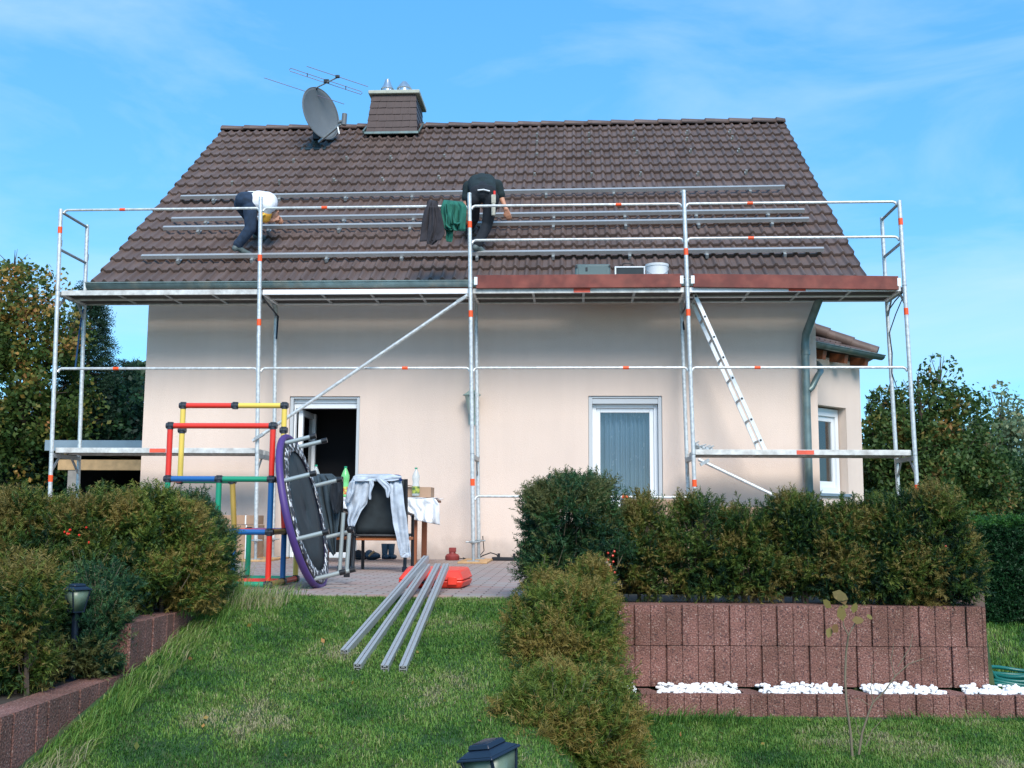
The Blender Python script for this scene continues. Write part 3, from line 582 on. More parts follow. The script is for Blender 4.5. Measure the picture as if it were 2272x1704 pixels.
def guard(k, z, r=.0165, by=None):
    a, b = S(BX[k]+.035, .045, z), S(BX[k+1]-.035, .045, z); a0, b0_ = S(BX[k]+.02, .03, z-.045), S(BX[k+1]-.02, .03, z-.045)
    o = MB().path([a0, a+(0, 0, -.012), a+(.03, 0, 0), b+(-.03, 0, 0), b+(0, 0, -.012), b0_], r, 10).build('guard_rail', M['galv'], sc, ang=60); return o
gr_t = [guard(k, J+1.03) for k in range(4)]; gr_m = {k: guard(k, J+.60) for k in (2, 3)}; gr_l = [guard(k, 2.31) for k in range(4)]; gr_b = guard(2, .78)
def band(x, y, parent, horiz=True, yy=.045, r=.0185, half=.035):
    p = D(x, y, yy); d_ = (half, 0, 0) if horiz else (-.0219*half, 0, half); d_ = np.array(d_); MB().tube(p-d_, p+d_, r, 14).build('marking_band', M['orange'], parent)
for (x, y, o) in ((265, 452, gr_t[0]), (701, 446, gr_t[1]), (1336, 436, gr_t[2]), (1620, 436, gr_t[3]), (1622, 511, gr_m[3]), (251, 794, gr_l[0]), (875, 793, gr_l[1]), (1352, 792, gr_l[2]), (1636, 791, gr_l[3]), (1350, 1057, gr_b)):
    c = D(x, y, .045); kk = (gr_t+gr_l).index(o) % 4 if o in gr_t+gr_l else (3 if o is gr_m[3] else 2)
    zc = {**{id(g_): J+1.03 for g_ in gr_t}, **{id(g_): 2.31 for g_ in gr_l}, id(gr_m[3]): J+.60, id(gr_b): .78}[id(o)]
    MB().tube((c[0]-.035, .045, zc), (c[0]+.035, .045, zc), .0185, 14).build('marking_band', M['orange'], o)
stds = [o for o in sc.children if o.name.startswith('standard')][::2]
for k, ysrc in ((0, (510.7, 1061.5)), (1, (572.8, 715.4)), (2, (498.4, 696.4, 1070)), (3, (558.8, 693.6, 1072)), (4, (491.9, 691.1, 1083))):
    for v in ysrc:
        z = at(S(BX[k], 0, 3)[0]*0+[125, 575, 1044, 1527, 2010][k], v, 1, 0)[2]; c = S(BX[k], 0, z)
        MB().tube(c-np.array((-.0219*.04, 0, .04)), c+np.array((-.0219*.04, 0, .04)), R_+.0022, 14).build('marking_band', M['orange'], stds[k])
# decks
def deck(k, z, m, under, lab=None, th=.062):
    a, b = S(BX[k]+.03, 0, z), S(BX[k+1]-.03, 0, z)
    for j, (y0, y1) in enumerate(((.035, .345), (.36, .67))):
        mb = MB().box((a[0], y0, z-th), (b[0], y0+.02, z)).box((a[0], y1-.02, z-th), (b[0], y1, z)).box((a[0], y0+.02, z-.012), (b[0], y1-.02, z-.002)).box((a[0]-.01, y0+.02, z-th), (a[0]+.02, y1-.02, z-.013)).box((b[0]-.02, y0+.02, z-th), (b[0]+.01, y1-.02, z-.013))
        d_ = mb.build('deck_plank', m, sc, bevel=.003)
        for q in (.28, .52, .76): xx = a[0]+(b[0]-a[0])*q; MB().box((xx, y0+.021, z-th+.004), (xx+.03, y1-.021, z-.046)).build('cross_rib', M['galv_dull'], d_)
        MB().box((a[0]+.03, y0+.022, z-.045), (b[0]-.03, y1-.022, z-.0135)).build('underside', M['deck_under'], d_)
        if lab and j == 0:
            for lx in lab:
                xx = D(lx[0], lx[1], .03)[0]; MB().box((xx-.10, y0-.003, z-th+.006), (xx+.10, y0, z-.008)).build('sticker', M['plate_red'], d_)
deck(0, J+.005, M['deck'], 1); deck(1, J+.0, M['deck_white'], 1); deck(2, J, M['deck'], 1, [(1257, 625)]); deck(3, J, M['deck_white'], 1, [(1722, 622)])
deck(0, 1.34, M['deck'], 1, [(340, 981)]); deck(3, 1.34, M['deck'], 1, [(1740, 984)])
for k in (2, 3):
    a, b = S(BX[k]+.07, 0, J), S(BX[k+1]-.07, 0, J)
    dz_ = -.045 if k == 3 else 0; tb = MB().hexa([(a[0], -.012, J-.008), (b[0], -.012, J-.008+dz_), (b[0], .020, J-.008+dz_), (a[0], .020, J-.008), (a[0], -.012, J+.155), (b[0], -.012, J+.155+dz_), (b[0], .020, J+.155+dz_), (a[0], .020, J+.155)]).build('toe_board', M['toe'], sc, bevel=.004)
    mb = MB()
    for xx, dd in ((a[0]-.025, 0), (b[0]-.015, dz_)): mb.box((xx, -.017, J+.035+dd), (xx+.04, -.006, J+.13+dd))
    mb.build('end_plate', M['alu'], tb)
# braces
def brace(a, b): 
    o = MB().tube(a, b, .021, 12).build('diagonal_brace', M['galv'], sc)
    for e, s_ in ((a, 1), (b, -1)): q = e+(b-a)*s_*.03; MB().tube(q+(0, -.02, .0), q+(0, .05, 0), .012, 8).bar(q-(.05, 0, .03), q+(.05, 0, .03), .05, .035).build('clamp', M['galv_dull'], o)
brace(S(BX[1]-.04, -.05, 1.42), S(BX[2]-.03, -.05, J-.1))
brace(S(BX[3]+.05, -.05, 1.22), S(BX[4]-.1, -.05, -.0)+(0, 0, .05))
# cable ties / ropes on the rear posts
MB().path([S(BX[4], W, J-.18), S(BX[4]+.01, W-.3, J-.10), S(BX[4], .03, J-.06)], .008, 6).build('tie_rope', M['black'], sc)
MB().path([S(BX[4], W-.02, J-.45), S(BX[4]+.01, W-.3, J-.26), S(BX[4], .03, J-.10)], .007, 6).build('tie_rope', M['black'], sc)
MB().path([S(BX[4], W-.03, J-.45), S(BX[4]+.02, W-.03, J-.7), S(BX[4]+.0, W-.03, J-.95), S(BX[4]+.05, W-.04, J-1.15)], .006, 6).build('tie_rope', M['black'], sc)
MB().path([S(BX[0]+.0, W-.03, J-.1), S(BX[0]-.03, W-.05, J-.4), S(BX[0]-.07, W-.05, J-.9)], .011, 6).build('tie_rope', mat('blue_rope', (.01, .06, .16), .7), sc)
MB().path([S(BX[1], .04, J-.06), S(BX[1]+.02, .4, J-.14), S(BX[1]+.03, W, J-.2), S(BX[1]+.02, W-.03, J-.5)], .012, 6).build('tie_rope', M['navy'], sc)
MB().path([S(BX[3], .04, J-.06), S(BX[3]+.02, .4, J-.16), S(BX[3]-.0, W, J-.2), S(BX[3]+.02, W-.03, J-.4)], .012, 6).build('tie_rope', M['navy'], sc)
# ladder inside the fourth bay
la, lb = D(1503, 632, .22), D(1655, 978, .22); la[1] = lb[1] = .2; lb = at(1655*KD, 978*KD, 1, .2); la = at(1500*KD, 634*KD, 1, .2)
lad = thing('ladder', 'aluminium ladder between the two decks of the right scaffold bay', 'ladder', (lb[0], .35, 1.34))
dl = (la-lb)/np.linalg.norm(la-lb); pl = np.cross(dl, (0, 1, 0))
for yy in (0, .38): MB().bar(lb+(0, yy, 0)+dl*.0, la+(0, yy, 0), .022, .048, up=pl).build('stile', M['alu'], lad, bevel=.004)
LL = np.linalg.norm(la-lb); mb = MB()
for k in range(8):
    c = lb+dl*(.16+k*.27)
    if .16+k*.27 < LL: MB().tube(c+(0, -.012, 0), c+(0, .392, 0), .016, 8).build('rung', M['galv_dull'], lad); MB().tube(c+(0, -.016, 0), c+(0, -.010, 0), .013, 6).build('rung_socket', M['black'], lad)
# ------------------------------------------------------------------ roof rails
def rrail(a, b, label):
    p, q = roofpt(*a, .11), roofpt(*b, .11); t = thing('mounting_rail', label, 'mounting rail', (p+q)/2, 'aluminium rails fixed across the roof')
    up2 = np.array([0, CP, SP]); nr = np.array([0, -SP, CP]); X_ = (q-p)/np.linalg.norm(q-p)
    mb = MB(); c = (p+q)/2; Ln = np.linalg.norm(q-p)
    mb.obox(c, Ln, .012, .05, X_, up2, nr).obox(c+up2*.02+nr*.019, Ln, .030, .010, X_, up2, nr).obox(c+up2*.02-nr*.019, Ln, .030, .012, X_, up2, nr).obox(c+up2*.04, Ln, .012, .05, X_, up2, nr)
    mb.build('profile', M['rail_alu'], t)
    n = 9; first = None
    for k in range(n):
        c2 = p+(q-p)*((k+.5)/n)-up2*.03-nr*.02
        if first is None:
            first = MB().obox(c2-nr*.03, .035, .06, .05, (1, 0, 0), up2, nr).obox(c2-nr*.055+up2*.05, .035, .14, .008, (1, 0, 0), up2, nr).build('roof_hook', M['galv_dull'], t); fp = c2
        else:
            h = first.copy(); scn.collection.objects.link(h); h.parent = t; h.location = Vector(c2-fp)
rrail((390, 427), (1695, 405), 'uppermost aluminium rail across the roof tiles')
rrail((370, 475), (1738, 456), 'second aluminium rail from the top across the roof')
rrail((352, 494), (1748, 475), 'third aluminium rail from the top, just under the second')
rrail((305, 556), (1780, 540), 'lowest aluminium rail on the roof, under the workers feet')
# ------------------------------------------------------------------ people
def organic(name, caps_, m, parent, voxel=.008, it=6, org=None):     # capsules fused into one continuous skin
    mb = MB()
    for (a, ra, b, rb) in caps_:
        a, b = np.array(a, float), np.array(b, float); n_ = 5; mb.path([a+(b-a)*k/n_ for k in range(n_+1)], ra, 14, rr=[ra+(rb-ra)*k/n_ for k in range(n_+1)]); mb.ball(a, ra, n=14, m=8).ball(b, rb, n=14, m=8)
    o = mb.build(name, m, parent, ang=180); rm = o.modifiers.new('remesh', 'REMESH'); rm.mode = 'VOXEL'; rm.voxel_size = voxel; rm.use_smooth_shade = True
    sm = o.modifiers.new('smooth', 'SMOOTH'); sm.factor = .5; sm.iterations = it; return o
def hand_caps(wrist, hand, palm_n=(0, 1, 0)):
    d = hand-wrist; d /= np.linalg.norm(d); s_ = np.cross(d, palm_n); s_ /= np.linalg.norm(s_); c_ = np.cross(s_, d); out = []
    for k in (-1.5, -.5, .5, 1.5): out.append((wrist+s_*k*.010, .019, hand+d*.035+s_*k*.021, .0125))
    for k, l_ in ((-1.5, .026), (-.5, .033), (.5, .036), (1.5, .030)):
        a = hand+d*.038+s_*k*.021; b_ = a+d*l_+c_*.008; c2 = b_+d*l_*.7+c_*.022; out += [(a, .0105, b_, .0095), (b_, .0095, c2, .008)]
    a = wrist+d*.03-s_*.022; b_ = a-s_*.026+d*.03; out += [(a, .014, b_, .012), (b_, .012, b_+d*.028-s_*.006+c_*.008, .0095)]; return out
def person(label, org, pts, mats, shoe_rot):
    t = thing('person', label, 'person', org); P_ = {k: np.array(v, float) for k, v in pts.items()}
    lat = P_['shr']-P_['shl']; lat /= np.linalg.norm(lat); hl = P_['hipr']-P_['hipl']; hl /= np.linalg.norm(hl)
    mid = lambda a_, b_, f=.5: P_[a_]+(P_[b_]-P_[a_])*f
    fd = P_['face']/np.linalg.norm(P_['face']); nk = mid('chest', 'head', .3); up3 = P_['head']-P_['chest']; up3 /= np.linalg.norm(up3); up3 = up3-fd*up3.dot(fd); up3 /= np.linalg.norm(up3); sd3 = np.cross(fd, up3); hv = P_['head']
    cp_ = [(P_['pelvis']-hl*.05, .10, P_['pelvis']+hl*.05, .10), (P_['pelvis']-hl*.03, .095, P_['chest']-lat*.05, .10), (P_['pelvis']+hl*.03, .095, P_['chest']+lat*.05, .10), (P_['shl'], .05, P_['shr'], .05),
           (P_['chest'], .06, hv, .055), (hv+up3*.03, .082, hv-up3*.03+fd*.015, .072), (hv-up3*.06+fd*.03, .045, hv-up3*.07+fd*.05, .035), (hv+fd*.07+up3*.01, .016, hv+fd*.098-up3*.018, .014)]
    for s in 'lr':
        cp_ += [(P_['sh'+s], .052, P_['el'+s], .040), (P_['el'+s], .040, P_['wr'+s], .026)]+hand_caps(P_['wr'+s], P_['ha'+s])
        cp_ += [(P_['hip'+s], .085, P_['kn'+s], .058), (P_['kn'+s], .056, P_['an'+s], .036), (P_['an'+s], .034, P_['an'+s]+(P_['ft'+s]-P_['an'+s])*.35, .022)]
    for q in (-1, 1): cp_.append((hv+sd3*.080*q+up3*.012, .012, hv+sd3*.084*q-up3*.02, .010))
    organic('body', cp_, M['skin'], t, .006, 3)
    mb = MB()
    for q in (-1, 1): MB().ball(hv+fd*.080+sd3*.032*q+up3*.018, .011).build('eye', M['white'], t)
    MB().tube(hv+fd*.085-up3*.048-sd3*.022, hv+fd*.085-up3*.048+sd3*.022, .006, 6).build('mouth', M['brick_red'], t)
    organic('hair', [(hv-fd*.02+up3*.035, .088, hv-fd*.03-up3*.01, .080)], mats['hair'], t, .008, 2)
    tc2 = [(P_['pelvis']-hl*.07, .115, P_['pelvis']+hl*.07, .115), (P_['pelvis'], .125, mid('pelvis', 'chest', .28), .125)]
    for s in 'lr':
        ke = P_['kn'+s]; ce = mid('kn'+s, 'an'+s, .5)+rdir(1)[0]*.008
        tc2 += [(P_['hip'+s], .105, mid('hip'+s, 'kn'+s), .088), (mid('hip'+s, 'kn'+s), .088, ke, .074), (ke, .076, ce, .070), (ce, .068, mid('kn'+s, 'an'+s, .92), .064), (mid('kn'+s, 'an'+s, .9), .068, mid('kn'+s, 'an'+s, .97), .062), (mid('hip'+s, 'kn'+s, .8), .080, mid('hip'+s, 'kn'+s, .84), .079)]
    organic('trousers', tc2, mats['trousers'], t, .010, 4)
    w_ = mid('pelvis', 'chest', .22)
    sc2 = [(w_-lat*.05, .122, P_['chest']-lat*.07, .125), (w_+lat*.05, .122, P_['chest']+lat*.07, .125), (mid('pelvis', 'chest', .6), .150, P_['chest'], .140), (P_['shl'], .078, P_['shr'], .078), (P_['chest'], .11, P_['chest']+(P_['head']-P_['chest'])*.25, .075)]
    for s in 'lr': sc2 += [(P_['sh'+s], .080, mid('sh'+s, 'el'+s, .6), .066), (mid('sh'+s, 'el'+s, .6), .066, mid('sh'+s, 'el'+s, .72), .070)]
    organic('shirt', sc2, mats['shirt'], t, .010, 4)
    for s in 'lr':
        an, ft = P_['an'+s], P_['ft'+s]; d = ft-an; d[2] *= .5; d /= np.linalg.norm(d)
        organic('shoe', [(an+(0, 0, -.01), .047, an-d*.03+(0, 0, -.05), .042), (an+(0, 0, -.02), .046, an+d*.10+(0, 0, -.055), .038), (an+d*.08+(0, 0, -.055), .042, an+d*.19+(0, 0, -.064), .034)], mats['shoe'], t, .008, 3)
    return t, P_
# right worker: black clothes, bent forward, back to us
fr = roofpt(1030, 545, .13); fl_ = roofpt(1016, 500, .06)
yb = fr[1]; hp = D(1047, 432, yb+.02)
PB = dict(pelvis=D(1044, 418, yb), chest=D(1041, 396, yb+.40), head=D(1040, 430, yb+.62), face=(0, .3, -1),
          shl=D(1012, 403, yb+.40), shr=D(1074, 400, yb+.40), ell=D(1006, 436, yb+.42), elr=D(1083, 428, yb+.42), wrl=D(1006, 462, yb+.36), wrr=D(1093, 452, yb+.36), hal=D(1007, 470, yb+.38), har=D(1096, 461, yb+.38),
          hipl=D(1022, 430, yb), hipr=D(1062, 430, yb), knr=D(1052, 486, yb+.10), anr=fr+(0, 0, .10), ftr=fr+(.12, .12, .04), knl=D(1024, 470, yb+.22), anl=fl_+(0, 0, .08), ftl=fl_+(.03, .16, .05))
pB, _ = person('person in black shirt and trousers bending over the roof rails, right of the hung jackets', fr, PB, dict(hair=M['hair'], trousers=M['blackcloth'], shirt=M['shirt_dark'], shoe=M['shoe']), 0)
q = D(1032, 411, yb-.14); q2 = D(1058, 413, yb-.13); MB().path([q, (q+q2)/2+(0, -.01, .012), q2], .009, 6).build('belt', M['white'], pB)
q = D(1066, 440, yb-.12); MB().box(q-(.03, .02, .0), q+(.03, .02, .12)).tube(q+(0, 0, -.16), q, .03, 8).build('tool_pouch', mat('canvas', (.42, .40, .33), .8, var=.2, vs=30), pB, bevel=.01)
q = D(1068, 424, yb-.12); MB().tube(q, q+(.0, 0, .07), .016, 8).build('red_tool_handle', M['q_red'], pB)
# left worker: jeans and white shirt, bent to the right
fa = roofpt(512, 546, .13); fb = roofpt(556, 515, .05); ya = fa[1]
PA = dict(pelvis=D(532, 434, ya+.0), chest=D(578, 437, ya+.10), head=D(589, 461, ya+.22), face=(.3, .4, -1),
          shl=D(570, 428, ya+.26), shr=D(578, 446, ya-.04), ell=D(590, 452, ya+.36), elr=D(572, 474, ya+.06), wrl=D(596, 466, ya+.30), wrr=D(588, 477, ya+.16), hal=D(599, 470, ya+.30), har=D(594, 471, ya+.20),
          hipl=D(522, 442, ya+.10), hipr=D(541, 446, ya-.04), knr=D(541, 494, ya-.02), anr=fa+(0, 0, .10), ftr=fa+(.13, .10, .04), knl=D(546, 480, ya+.28), anl=fb+(0, 0, .08), ftl=fb+(.12, .12, .05))
pA, _ = person('person in blue jeans and white shirt bent over the roof rails on the left', fa, PA, dict(hair=mat('dark_blond_hair', (.16, .08, .045), .7), trousers=M['denim'], shirt=M['shirt_white'], shoe=M['shoe']), 0)
q = D(586, 438, ya+.1); sA = np.array(D(578, 446, ya-.04)); eA = np.array(D(572, 474, ya+.06)); sB = np.array(D(570, 428, ya+.26)); eB = np.array(D(590, 452, ya+.36))
organic('orange_sleeve', [(sA*.45+eA*.55, .078, sA*.15+eA*.85, .074)], M['shirt_org'], pA); organic('orange_sleeve', [(sB*.5+eB*.5, .078, sB*.15+eB*.85, .074)], M['shirt_org'], pA)
q = D(565, 466, ya-.06); MB().tube(q, q+(.05, 0, .02), .014, 8).tube(q+(-.03, 0, -.01), q+(.0, 0, .03), .012, 8).build('tool_handle', M['q_yel'], pA)
# ------------------------------------------------------------------ hanging garments
def cloth(name, Ls, Rs, Y, m, parent=None, amp=.02, nf=5, seed=0, solid=.008, yoff=None, nu=28, nv=26):
    n = len(Ls)
    def fn(u, v):
        f = v*(n-1); i = min(int(f), n-2); f -= i; l = np.array(Ls[i])*(1-f)+np.array(Ls[i+1])*f; r = np.array(Rs[i])*(1-f)+np.array(Rs[i+1])*f
        p = l*(1-u)+r*u; q_ = Vector((u*nf*1.5+.35*v+seed*3.1, v*1.1+seed, seed*1.7)); nn_ = noise.noise(q_); dy = -amp*2.0*(.35+.65*v)*(abs(nn_)*2.2-.45)+amp*.9*noise.noise(q_*2.6)+(yoff(u, v) if yoff else 0)
        wob = 2.0*math.sin(v*9+seed+u*3)
        return D(p[0]+wob*.4, p[1], Y+dy)
    return MB().grid(fn, nu, nv).build(name, m, parent, solid=solid, ang=80)
def over(y0): return lambda u, v: y0*math.exp(-v*14)
jk = thing('jacket', 'charcoal jacket hung over the top guard rail, left of the green one', 'jacket', D(930, 528, .0), 'jackets hung on the guard rail')
cloth('body', [(926, 432), (918, 452), (913, 475), (908, 500), (907, 522)], [(942, 434), (950, 452), (957, 480), (962, 505), (952, 519)], -.02, M['char_cloth'], jk, .03, 1.5, 1, yoff=over(.06))
cloth('sleeve', [(930, 445), (928, 470), (924, 500), (922, 522), (924, 527)], [(946, 445), (950, 480), (950, 505), (945, 520), (934, 529)], -.05, M['char_cloth'], jk, .025, 2, 3)
cloth('lining', [(924, 434), (918, 460), (914, 500)], [(944, 434), (950, 460), (952, 508)], .09, M['blackcloth'], jk, .02, 3, 5)
jk = thing('jacket', 'green jacket folded over the top guard rail beside the post', 'jacket', D(985, 500, .0), 'jackets hung on the guard rail')
cloth('body', [(958, 432), (953, 448), (953, 470), (958, 492), (968, 497)], [(1000, 436), (1007, 446), (1007, 470), (1006, 495), (1004, 499)], -.03, M['green_cloth'], jk, .035, 3, 2, yoff=over(.08))
cloth('sleeve', [(962, 440), (962, 460), (963, 485), (972, 494)], [(980, 440), (979, 462), (985, 482), (996, 480)], -.07, M['green_cloth'], jk, .03, 1.5, 4)
cloth('lower_sleeve', [(962, 490), (963, 505), (965, 522)], [(980, 490), (979, 506), (975, 523)], .0, M['green_cloth'], jk, .015, 1, 4)
cloth('lining', [(958, 433), (956, 460), (962, 488)], [(1000, 437), (1004, 460), (1003, 492)], .10, M['green_cloth'], jk, .02, 3, 6)
# ------------------------------------------------------------------ things on the scaffold decks
q0, q1 = D(1237, 600, .45), D(1318, 600, .45)
tb = thing('tool_case', 'grey green plastic tool case on the upper deck behind the toe board', 'tool case', (q0[0]/2+q1[0]/2, .5, J))
x0, x1 = q0[0]+.03, q1[0]; zt = D(1270, 571, .40)[2]
MB().box((x0, .38, J+.002), (x1, .60, zt)).build('body', M['tool'], tb, bevel=.02)
MB().box((x0+.04, .373, zt-.17), (x1-.05, .381, zt-.03)).build('lid_panel', M['tool'], tb, bevel=.01)
MB().box((x0+.13, .365, zt-.09), (x0+.155, .374, zt-.045)).build('latch', M['black'], tb); MB().box((x1-.02, .37, zt-.04), (x1-.0, .379, zt-.02)).box((x0-.0, .37, zt-.05), (x0+.03, .379, zt-.015)).build('hinge', M['black'], tb)
q0, q1 = D(1328, 600, .40), D(1394, 600, .40); zt = D(1360, 575, .40)[2]; x0, x1 = q0[0], q1[0]
cs = thing('flat_case', 'flat black case with white rim and handle, between the tool case and bucket', 'case', ((x0+x1)/2, .44, J))
MB().box((x0, .40, J+.002), (x0+.018, .47, zt)).box((x1-.018, .40, J+.002), (x1, .47, zt)).box((x0+.018, .40, zt-.018), (x1-.018, .47, zt)).box((x0+.018, .40, J+.002), (x1-.018, .47, J+.02)).build('rim', M['white'], cs, bevel=.003)
MB().box((x0+.018, .408, J+.02), (x1-.018, .46, zt-.018)).build('panel', M['mat_black'], cs)
MB().path([(x0+.10, .43, zt), (x0+.10, .43, zt+.03), (x0+.12, .43, zt+.045), (x0+.20, .43, zt+.045), (x0+.22, .43, zt+.03), (x0+.22, .43, zt)], .007, 8).build('handle', M['black'], cs)
q0, q1 = D(1394, 567, .42), D(1444, 567, .42); cxb = (q0[0]+q1[0])/2; rb_ = (q1[0]-q0[0])/2; zt = D(1418, 568, .3)[2]
bk = thing('bucket', 'white plastic bucket on the upper deck next to the post', 'bucket', (cxb, .42, J))
MB().lathe((cxb, .42, J+.002), [(rb_*.8, 0), (rb_*.82, .01), (rb_*.97, zt-J-.03), (rb_*1.02, zt-J-.03), (rb_*1.03, zt-J), (rb_*.95, zt-J), (rb_*.92, zt-J-.05)], 28).build('body', M['bucket'], bk, ang=50)
MB().path([(cxb+rb_*math.cos(a), .42-rb_*abs(math.sin(a))-.008, zt-.03-.13*math.sin(a)) for a in np.linspace(.0, math.pi, 12)], .004, 6).build('handle', M['galv_dull'], bk)
cp = thing('couplers', 'small heap of steel couplers on the lower right deck beside the post', 'couplers', D(1520, 974, .15))
mb = MB()
for k, (x, y) in enumerate(((1504, 962), (1511, 970), (1519, 968), (1528, 970), (1536, 971), (1508, 974))):
    c = D(x, y, .12+.05*(k % 3)); mb.lathe(c-(0, 0, .02), [(.03, 0), (.034, .005), (.034, .035), (.03, .04)], 8, (random.random()-.5, random.random()-.5, .6)); mb.tube(c+(-.03, 0, .02), c+(.035, 0, .045), .009, 6)
mb.build('clamps', M['galv_dull'], cp)
# ------------------------------------------------------------------ climbing frame
cf = thing('climbing_frame', 'climbing frame of red, yellow, blue and green plastic tubes on the terrace', 'climbing frame', (3.7, -4.4, 0))
QX = [3.265, 3.66, 4.06]; QY = [-4.65, -4.24, -3.85]; QZ = [.028, .415, .81, 1.213, 1.41]
joints = set()
def QS(a): return (.06 if a[0] == 0 else .03) if a[1] == 1 and a[2] >= 2 else 0
def qt(a, b, c):
    pa = np.array([QX[a[0]], QY[a[1]], QZ[a[2]]]); pb = np.array([QX[b[0]], QY[b[1]], QZ[b[2]]]); joints.add(a); joints.add(b)
    pa[0] -= QS(a); pb[0] -= QS(b)
    d = (pb-pa)/np.linalg.norm(pb-pa); MB().tube(pa+d*.022, pb-d*.022, .0215, 16).build('tube', M[c], cf, ang=60)
for t_ in (((0, 0, 3), (2, 0, 3), 'q_red'), ((0, 0, 3), (0, 0, 2), 'q_red'), ((2, 0, 3), (2, 0, 2), 'q_red'), ((2, 0, 2), (2, 0, 1), 'q_blue'), ((2, 0, 1), (2, 0, 0), 'q_red'), ((0, 0, 2), (0, 0, 1), 'q_green'),
           ((0, 0, 2), (1, 0, 2), 'q_blue'), ((1, 0, 2), (2, 0, 2), 'q_green'), ((1, 0, 2), (1, 0, 1), 'q_green'), ((1, 0, 1), (2, 0, 1), 'q_blue'), ((0, 0, 1), (1, 0, 1), 'q_blue'), ((0, 0, 1), (0, 0, 0), 'q_red'), ((0, 0, 0), (1, 0, 0), 'q_red'), ((1, 0, 0), (2, 0, 0), 'q_green'),
           ((0, 1, 4), (1, 1, 4), 'q_red'), ((1, 1, 4), (2, 1, 4), 'q_yel'), ((0, 1, 4), (0, 1, 3), 'q_yel'), ((0, 1, 3), (0, 1, 2), 'q_yel'), ((2, 1, 4), (2, 1, 3), 'q_yel'), ((2, 1, 3), (2, 1, 2), 'q_yel'), ((2, 1, 2), (2, 1, 1), 'q_red'), ((2, 1, 1), (2, 1, 0), 'q_blue'),
           ((1, 1, 2), (1, 1, 1), 'q_gold'), ((1, 1, 1), (1, 1, 0), 'q_blue'), ((1, 1, 1), (2, 1, 1), 'q_red'), ((0, 1, 2), (1, 1, 2), 'q_green'), ((2, 0, 1), (2, 1, 1), 'q_gold'), ((2, 0, 0), (2, 1, 0), 'q_gold'), ((2, 1, 0), (2, 2, 0), 'q_red'), ((2, 2, 0), (2, 2, 1), 'q_yel'), ((2, 1, 1), (2, 2, 1), 'q_blue'),
           ((1, 1, 0), (2, 1, 0), 'q_red'), ((1, 2, 0), (1, 2, 1), 'q_green'), ((1, 2, 0), (2, 2, 0), 'q_green'), ((1, 2, 1), (2, 2, 1), 'q_blue'), ((0, 0, 2), (0, 1, 2), 'q_red'), ((2, 0, 2), (2, 1, 2), 'q_gold')): qt(*t_)
for (a, b, c) in joints:
    p = np.array([QX[a]-QS((a, b, c)), QY[b], QZ[c]]); MB().ball(p, .0245, n=12, m=8).tube(p-(.03, 0, 0), p+(.03, 0, 0), .0228, 14).tube(p-(0, 0, .028), p+(0, 0, .028), .0228, 14).build('connector', M['q_black'], cf, ang=60)
# ------------------------------------------------------------------ trampoline
tc_ = D(655, 1105, -4.42); tn = np.array([1, .035, .25]); tn /= np.linalg.norm(tn)
tu = np.array([-.25, .0, 1.]); tu -= tn*tu.dot(tn); tu /= np.linalg.norm(tu); tw = np.cross(tu, tn); TR = .615
tp = thing('trampoline', 'round purple edged trampoline tipped on its side against the climbing frame', 'trampoline', (tc_[0]+.15, tc_[1], 0))
def ring(r, off=0): return [tc_+r*(tu*math.cos(a)+tw*math.sin(a))+tn*off for a in np.linspace(0, 2*math.pi, 57)]
MB().path(ring(TR-.028), .027, 12).build('edge_pad', M['purple'], tp, ang=80)
MB().grid(lambda u, v: tc_+(.47+(TR-.055-.47)*u)*(tu*math.cos(2*math.pi*v)+tw*math.sin(2*math.pi*v))*1.0+tn*(.034), 2, 64).build('spring_band', M['sprint'], tp, solid=.004)
MB().grid(lambda u, v: tc_+(.485*u+.002)*(tu*math.cos(2*math.pi*v)+tw*math.sin(2*math.pi*v))+tn*.02, 3, 64).build('mat', M['mat_black'], tp, solid=.004)
MB().path(ring(TR-.055, .02), .010, 10).build('frame_ring', M['black'], tp, ang=80)
caps = []
for k in range(8):
    a = math.radians(22.5+45*k); p = tc_+(TR-.05)*(tu*math.cos(a)+tw*math.sin(a)); e = p+tn*.225; caps.append(e)
    MB().tube(p, e, .0165, 12).build('leg', M['tubegrey'], tp); MB().tube(e-tn*.01, e+tn*.035, .021, 12).build('leg_cap', M['black'], tp)
for i, j in ((2, 3), (5, 4)): pass
def v2(x, y, Y): return at(650+x/5.53, 1000+y/5.53, 1, Y)
for (a, b) in (((690, 1010), (655, 1520)), ((620, 760), (572, 1480))): MB().tube(v2(*a, -4.0), v2(*b, -4.0), .0165, 12).build('crossbar', M['tubegrey'], tp)
MB().tube(v2(660, 1520, -4.0)-(0, 0, .02), v2(660, 1520, -4.0)+(0, 0, .02), .026, 10).ball(v2(700, 965, -4.0), .03).build('elbow', M['black'], tp)
# ------------------------------------------------------------------ table, chairs and what lies on them
YT = -.75
tx0, tx1 = D(655, 1078, YT)[0], D(931, 1078, YT)[0]
tbl = thing('garden_table', 'brown wooden garden table under a white cloth, behind the chairs', 'table', ((tx0+tx1)/2, -.3, 0))
MB().box((tx0, YT, .70), (tx1, .18, .73)).build('tabletop', M['tablewood'], tbl, bevel=.005)
for x, y in ((D(893, 1200, YT)[0], YT+.05), (tx0+.08, YT+.05), (D(893, 1200, YT)[0], .10), (tx0+.08, .10)): MB().box((x-.03, y-.03, 0), (x+.03, y+.03, .699)).build('leg', M['tablewood'], tbl, bevel=.004)
cl = thing('tablecloth', 'white cloth bunched over the right end of the garden table', 'tablecloth', (tx1, YT, .73))
MB().grid(lambda u, v: (tx0+.02+(tx1-tx0+.02)*u, YT-.01+(.92)*v, .742+.006*math.sin(u*31+v*9)), 40, 12).build('cloth_top', M['whitecloth'], cl, solid=.006, ang=80)
